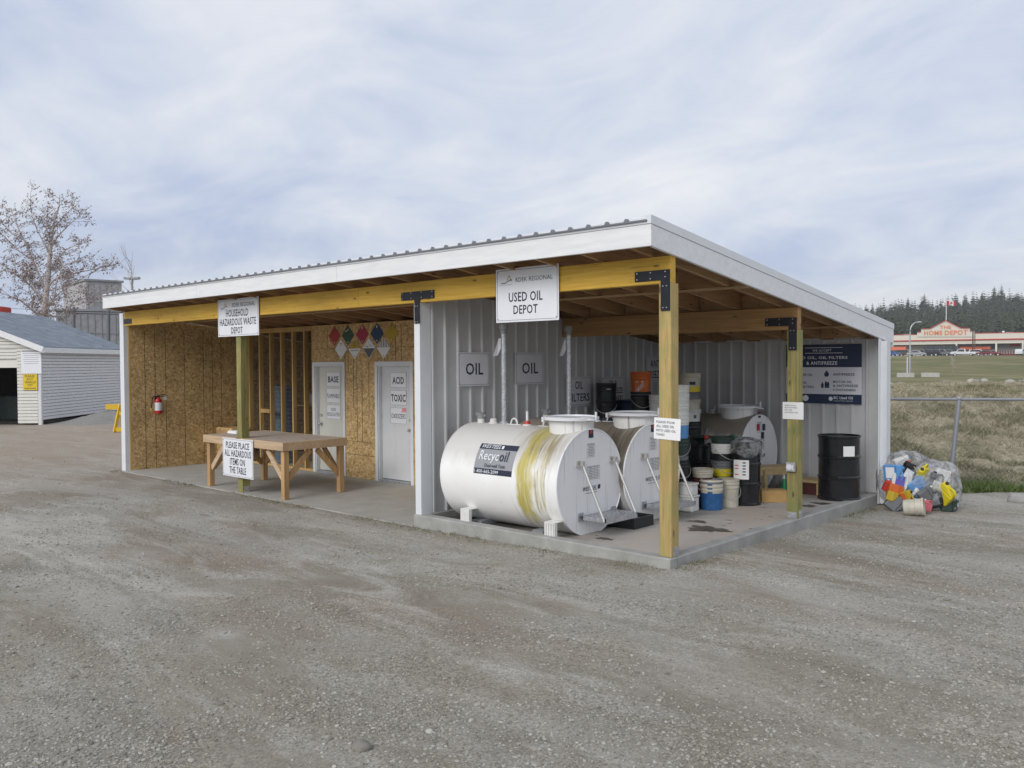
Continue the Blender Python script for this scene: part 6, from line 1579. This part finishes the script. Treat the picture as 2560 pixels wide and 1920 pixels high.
m = H(); siding(m, 'x', .085, DW0, .05, EV-.02); siding(m, 'x', DW1, WS, .05, EV-.02); siding(m, 'x', DW0+.001, DW1-.001, DH+.30, EV-.02)
siding(m, 'x', 0, WS, EV-.02, RZ_-.12, lambda z, a, b: (WS/2*(z-EV+.1)/(RZ_-EV)+.02, WS-WS/2*(z-EV+.1)/(RZ_-EV)-.02))
m.box(.062, 0.05, .05, DW0-.02, .08, EV); m.box(DW1+.02, 0.05, .05, WS, .06, EV); m.box(DW0-.019, 0.05, DH+.3, DW1+.019, .08, EV); m.add([(.06,.06,EV),(WS-.06,.06,EV),(WS/2,.06,RZ_)], [(0,1,2)])
m.build('front_wall', 'siding_cream', SH)
m = H(); m.box(-.03,-.03,.0,.08,.08,EV+.0); m.build('corner_trim', 'siding_white', SH)
H().box(DW0, .02, DH, DW1, .10, DH+.30).build('door_header', 'siding_cream', SH)
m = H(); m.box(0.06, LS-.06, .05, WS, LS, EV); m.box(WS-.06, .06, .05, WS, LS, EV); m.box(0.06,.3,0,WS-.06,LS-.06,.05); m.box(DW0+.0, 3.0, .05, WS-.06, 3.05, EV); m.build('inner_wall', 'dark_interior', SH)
ov = .22; m = H()
for sg in (0, 1):
    xe = -ov if sg == 0 else WS+ov; ze = EV+.08-(RZ_-EV)/(WS/2)*ov*.5
    v = [(xe,-ov,ze),(WS/2,-ov,RZ_+.08),(WS/2,LS+ov,RZ_+.08),(xe,LS+ov,ze)]
    m.add(v+[(a,b,c-.06) for a, b, c in v], [(0,1,2,3),(7,6,5,4),(0,4,5,1),(1,5,6,2),(2,6,7,3),(3,7,4,0)])
m.build('roof', 'shed_shingles', SH)
m = H(); ze = EV+.06-(RZ_-EV)/(WS/2)*ov*.5
m.box(-ov-.02, -ov, ze-.19, -ov+.03, LS+ov, ze-.012)
m.bar((-ov, -ov-.012, ze-.09), (WS/2, -ov-.012, RZ_-.03), .025, .20); m.bar((WS+ov, -ov-.012, ze-.09), (WS/2, -ov-.012, RZ_-.03), .025, .20); m.box(-ov, -ov, ze-.2, 0, LS, ze-.19)
m.build('fascia', 'white_board', SH)
def shed_sign(nm, lab, px0, py0, px1, py1, mat, lines, ink='ink'):
    """board fixed flat on the shed front"""
    def onf(px, py):
        ray = FW + R2*((px-1280)/FPX) + U2*((960-py)/FPX); t = (Vector(sc_)-CAM).dot(side)/ray.dot(side); p = CAM+ray*t; q_ = HM.inverted() @ p; return q_.x, q_.z
    a0, z1 = onf(px0, py0); a1, z0 = onf(px1, py1)
    r = thing(nm, lab, 'sign', tuple(HM @ Vector(((a0+a1)/2, -.05, z0))))
    H().box(min(a0,a1), -.075, z0, max(a0,a1), -.05, z1).build('panel', mat, r)
    m = H(); w = abs(a1-a0); h = z1-z0; x0 = max(a0, a1)
    for t, u0, u1, v0, v1, mi in lines:
        if t: m.text(t, (x0-w*u0, -.0775, z1-h*v1), (-1,0,0), (0,0,1), w*(u1-u0), h*(v1-v0), mi, .01)
        else: m.add([(x0-w*u0,-.0775,z1-h*v1),(x0-w*u1,-.0775,z1-h*v1),(x0-w*u1,-.0775,z1-h*v0),(x0-w*u0,-.0775,z1-h*v0)], [(0,1,2,3)], mi)
    m.build('lettering', [ink, 'ink_faint'], r)
shed_sign('notice_board', 'white notice board with rows of faint print on the shed corner', 55, 875, 106, 934, 'sign_white', [('', .04, .96, .02, .08, 1)] + [('', .10+.03*(k%3), .90-.05*(k%2), .14+.085*k, .155+.085*k, 1) for k in range(6)])
shed_sign('warning_sign', 'yellow PLEASE SHUT VEHICLE OFF sign on the shed', 60, 935.5, 95.5, 974.5, 'sign_yellow', [('PLEASE', .14, .84, .05, .2, 0), ('SHUT', .26, .72, .25, .38, 0), ('VEHICLE', .12, .92, .43, .58, 0), ('OFF', .32, .7, .62, .75, 0), ('', .08, .92, .87, .91, 0)])
m = H().box(1.6, 2.2, .05, 2.9, 2.9, .95); tag(m.build('workbench', 'green_plastic', bevel=.02), 'dark green bench just inside the shed doorway', 'bench')
# gravel heap and yellow sawhorse
hc = LD((268-1280)/FPX*31.5, 31.5); hz = float(gz(hc.x, hc.y)); g = np.random.default_rng(9); m = MB()
nu, nv = 40, 10; vs = []
for k in range(nv+1):
    q = k/nv
    for i_ in range(nu):
        t = 2*math.pi*i_/nu; e_ = 1+.18*math.sin(3*t+1)+.1*math.sin(7*t); x = q*e_
        vs.append(Vector((hc.x,hc.y,0)) + RT*(2.3*x*math.cos(t)) + FH*(1.5*x*math.sin(t)) + Vector((0,0,hz-.05+.46*(1-q)**1.3+.09*g.random()*(1-q))))
m.add(vs, [(k*nu+i_, k*nu+(i_+1)%nu, (k+1)*nu+(i_+1)%nu, (k+1)*nu+i_) for k in range(nv) for i_ in range(nu)], 0, True)
paint('heap_gravel', (0.25, 0.24, 0.225), .95, var=.35, scale=22, bump=.8)
o = m.build('gravel_heap', 'heap_gravel'); tag(o, 'low grey gravel heap piled against the shed side', 'gravel heap')
q0 = LD((286-1280)/FPX*27.0, 27.0); qz = float(gz(q0.x, q0.y))
r = thing('sawhorse_barrier', 'yellow folding barrier standing before the gravel heap', 'barrier', (q0.x, q0.y, qz), YAW); r.scale = (.88, .88, .88)
MB().box(-.32,-.03,.80,.75,.02,.98).build('top_board', 'sawhorse_yellow', r, local=True)
for sy, tl in ((-1, 1), (1, 1)):
    m = MB().bar((0.10, sy*.28, 0), (.20, sy*.02, .98), .05, .12); m.bar((.62, sy*.28, 0), (.50, sy*.02, .98), .05, .12); m.bar((.12, sy*.25, .1), (.60, sy*.25, .1), .05, .14); m.bar((.18, sy*.10, .66), (.54, sy*.10, .66), .05, .14)
    m.build('frame_leg', 'sawhorse_yellow', r, local=True)
# leafy bare tree behind the shed
def big_tree():
    D = 46.0; rnd = random.Random(4)
    base = at(108, 830, D); base.z = 0.0; r = thing('birch_tree', 'pale-barked tree with sparse dark leaves behind the shed', 'tree', tuple(base))
    br = MB(); tips = []
    pt = lambda px, py, dd=0: at(px, py, D+dd)
    def limb(path, r0, r1, n=7):
        br.tube(path, r0, n, r1=r1)
        return path
    trunk = [base, pt(109, 800), pt(113, 760), pt(120, 700), pt(124, 650), pt(127, 600), pt(135, 555), pt(148, 515), pt(150, 486)]
    limb(trunk, .20, .015, 9)
    mains = [([pt(112,765), pt(95,735), pt(70,695), pt(45,660,1), pt(20,640,1)], .10), ([pt(117,735), pt(105,705), pt(82,650), pt(60,600,-1), pt(40,560,-1), pt(28,520,-1)], .12), ([pt(118,720), pt(135,700), pt(165,690), pt(200,680,1), pt(240,672,1), pt(300,658,1)], .10),
             ([pt(113,770), pt(145,735), pt(175,715), pt(215,690), pt(260,665)], .07), ([pt(120,700), pt(150,670), pt(180,655), pt(210,650)], .05), ([pt(160,725), pt(200,728), pt(240,735), pt(262,748)], .045), ([pt(118,715), pt(90,705), pt(60,712), pt(30,700)], .05), ([pt(127,600), pt(110,560), pt(108,525)], .04), ([pt(60,600), pt(30,585), pt(-5,545)], .05), ([pt(20,670), pt(-20,690), pt(-60,690)], .05), ([pt(125,640), pt(112,610), pt(95,580), pt(80,540), pt(76,505)], .08), ([pt(126,625), pt(145,590), pt(165,570), pt(190,545), pt(205,535)], .07),
             ([pt(122,680), pt(140,650), pt(165,625), pt(190,612), pt(232,600)], .07), ([pt(108,800), pt(80,775), pt(50,750,-1), pt(10,735,-1), pt(-40,715,-1)], .10), ([pt(110,790), pt(150,790), pt(190,750,1), pt(225,745,1)], .08),
             ([pt(108,800), pt(85,760,2), pt(72,720,2), pt(78,650,2)], .07), ([pt(95,735), pt(60,700), pt(20,670), pt(-40,640), pt(-90,600)], .09), ([pt(82,650), pt(50,630), pt(10,590), pt(-30,560)], .08), ([pt(131,575), pt(160,540), pt(180,520), pt(192,490)], .05), ([pt(110,790), pt(135,745,-2), pt(142,700,-2), pt(160,660,-2)], .08)]
    for path, r0 in mains: limb(path, r0*.62, .012, 6)
    # secondary twigs grown from all limbs
    allp = [(trunk[3:], .10)] + mains
    lv = []
    for path, r0 in allp:
        for sidx in range(len(path)-1):
            a, b = path[sidx], path[sidx+1]; L_ = (b-a).length; nb = max(2, int(L_/.24))
            for k in range(nb):
                p = a.lerp(b, (k+rnd.random())/nb); dirv = (b-a).normalized()
                side_ = Vector((rnd.gauss(0,1), rnd.gauss(0,1), rnd.gauss(0,.7))).normalized()
                v = (dirv*.6 + side_*.9 + Vector((0,0,.05))).normalized(); l_ = rnd.uniform(.4, 1.1)
                q1 = p+v*l_*.5+Vector((rnd.gauss(0,.06),rnd.gauss(0,.06),.05)); q2 = p+v*l_+Vector((rnd.gauss(0,.12),rnd.gauss(0,.12),.12))
                br.tube([p, q1, q2], .015, 4, r1=.006)
                for t in range(5):
                    c = p.lerp(q2, rnd.uniform(.25,1)); w = Vector((rnd.gauss(0,1), rnd.gauss(0,1), rnd.gauss(0,.8))).normalized()*rnd.uniform(.25,.6)
                    br.tube([c, c+w], .008, 3, r1=.004)
                    for _ in range(9): lv.append(c + w*rnd.uniform(.15,1.05) + Vector((rnd.gauss(0,.05),)*3))
                lv.append(q2)
    br.build('trunk', 'pale_bark', r)
    gg = np.random.default_rng(3); P = np.array([tuple(v) for v in lv]); n = len(P); k = gg.random(n) < .9; P = P[k]; n = len(P)
    P = P - np.array(tuple(base))
    u = gg.normal(size=(n,3)); u /= np.linalg.norm(u, axis=1)[:, None]; w = np.cross(u, gg.normal(size=(n,3))); w /= np.linalg.norm(w, axis=1)[:, None]
    s_ = (.03+.035*gg.random(n))[:, None]
    Q = np.stack([P-u*s_, P+w*s_*.55, P+u*s_, P-w*s_*.55], 1).reshape(-1, 3)
    o = fast_mesh('crown', Q, np.arange(len(Q)), 4, ['dry_leaf']); o.parent = r
big_tree()
def bare(lab, px, pyt, pyb, d, seed):
    r_ = random.Random(seed); a = at(px, pyb, d); b = at(px, pyt, d); h = b.z-a.z; r = thing('bare_tree', lab, 'tree', tuple(a)); m = MB()
    m.tube([a, a+Vector((.1,0,h*.4)), Vector((a.x,a.y,a.z+h*.75)), b], .05, 5, r1=.012)
    for k in range(16):
        z = h*(.25+.042*k); t = r_.uniform(0,6.3); s_ = h*.16*r_.uniform(.6,1.3); q1 = a+Vector((math.cos(t)*s_*.5, math.sin(t)*s_*.5, z+s_*.45)); q2 = a+Vector((math.cos(t)*s_, math.sin(t)*s_, z+s_*1.1))
        m.tube([a+Vector((0,0,z)), q1, q2], .016, 4, r1=.008)
        m.tube([q1, q1+Vector((r_.gauss(0,.4), r_.gauss(0,.4), .8))], .009, 3, r1=.005)
    m.build('trunk', 'pale_bark', r)
bare('thin leafless tree rising behind the left end of the roof', 331, 628, 860, 52, 3)
# twin-headed yard lamp behind the roof
a = at(330, 860, 70); b = at(330, 697, 70); r = thing('yard_lamp', 'twin-headed lamp post showing above the roof end', 'lamp post', tuple(a))
MB().cyl(a, b, .12, .09, n=8).build('pole', 'grey_steel', r)
for sg in (-1, 1): MB().bar(b+RT*sg*.12, b+RT*sg*.62+Vector((0,0,.05)), .3, .18).build('lamp_head', 'grey_steel', r)
# grey industrial block and lower wing behind the tree
def block(name, lab, px0, px1, py0, d, depth, mats, py_b=900):
    A_, B_ = at(px0, py0, d), at(px1, py0+6, d+2); c = (A_+B_)/2; r = thing(name, lab, 'building', (c.x, c.y, 0))
    ux = (B_-A_); ux.z = 0; w = ux.length; ux.normalize(); uy = Vector((-ux.y, ux.x, 0)); uy = uy if uy.dot(FH) > 0 else -uy
    M_ = Matrix(((ux.x, uy.x, 0, A_.x), (ux.y, uy.y, 0, A_.y), (0,0,1,0), (0,0,0,1))); zt = A_.z
    m = MB(M_).box(0,0,-1,w,depth,zt)
    for k in range(int(w/.5)): m.box(.1+k*.5, -.05, -1, .16+k*.5, 0, zt-.05)
    for k in range(int(zt/1.1)): m.box(0, -.07, 1.1*k, w, -.05, 1.1*k+.07)
    m.build('wall', mats, r); MB(M_).box(-.15,-.15,zt,w+.15,depth+.15,zt+.18).build('roof', 'grey_steel', r); return M_, w, zt, r
block('grey_tower', 'tall grey-brown industrial block behind the tree', 214, 304, 702, 78, 8, 'silo_grey')
M_, w_, zt_, rB = block('grey_warehouse', 'low grey warehouse wing beside the tall block', 140, 330, 777, 66, 6, 'grey_steel')
r = thing('dark_gate', 'dark steel pipe gate before the grey warehouse', 'gate', tuple(at(275, 832, 60)))
for px in (272, 300, 185): MB().cyl(at(px, 852, 60), at(px, 768, 60), .10, n=8).build('post', 'ink_grey', r)
MB().cyl(at(185, 782, 60), at(310, 785, 60), .07, n=8).build('rail', 'ink_grey', r)
r = thing('red_machine', 'red machine cab showing over the shed roof', 'machine', tuple(at(6, 800, 44)))
p = at(6, 775, 44); MB(TR(p) @ ROT(YAW)).box(-.5,-.5,-3,.2,.5,.16).build('body', 'red_plastic', r, bevel=.06); MB(TR(p) @ ROT(YAW)).box(-.4,-.52,-.3,.1,-.5,.1).build('window', 'glass_dark', r)
# brown slope behind the shed
ll = np.linspace(-48, -6, 60); dd = np.linspace(42, 72, 24); A, B = np.meshgrid(ll, dd, indexing='ij'); t = np.clip((B-46)/14, 0, 1)
Z = -.3 + 2.9*t*t*(3-2*t) + (vnoise(A*.4, B*.4, 3)-.5)*.5*t
i, j = np.meshgrid(np.arange(59), np.arange(23), indexing='ij'); f = np.stack([i*24+j, (i+1)*24+j, (i+1)*24+j+1, i*24+j+1], -1).reshape(-1)
o = fast_mesh('hill_slope', np.stack([CAM.x+A*RT.x+B*FH.x, CAM.y+A*RT.y+B*FH.y, Z], -1).reshape(-1, 3), f, 4, ['bank_soil'], True); o['kind'] = 'structure'
# overhead wire
A_, B_ = at(-300, 735, 62), at(420, 775, 58); pts = [A_.lerp(B_, t)+Vector((0,0,-.5*math.sin(math.pi*t))) for t in np.linspace(0,1,14)]
tag(MB().tube(pts, .018, 4).build('power_line', 'ink_grey'), 'thin dark overhead wire crossing behind the tree', 'wire')

# ---------------------------------------------------------------- air: far things fade a little
def haze():
    m = bpy.data.materials.new('haze_air'); m.use_nodes = True; t = m.node_tree; t.nodes.clear()
    o = N(t, 'ShaderNodeOutputMaterial'); v = N(t, 'ShaderNodeVolumePrincipled')
    v.inputs['Color'].default_value = (0.99, 0.99, 1.0, 1); v.inputs['Density'].default_value = 0.00026; v.inputs['Anisotropy'].default_value = 0.2
    t.links.new(v.outputs[0], o.inputs['Volume']); MATS['haze_air'] = m
    b = MB().box(-900, -300, -4, 700, 1300, 100).build('haze', 'haze_air'); tag(b, 'thin pale air between the yard and the far hill', 'haze', kind='stuff')
haze()
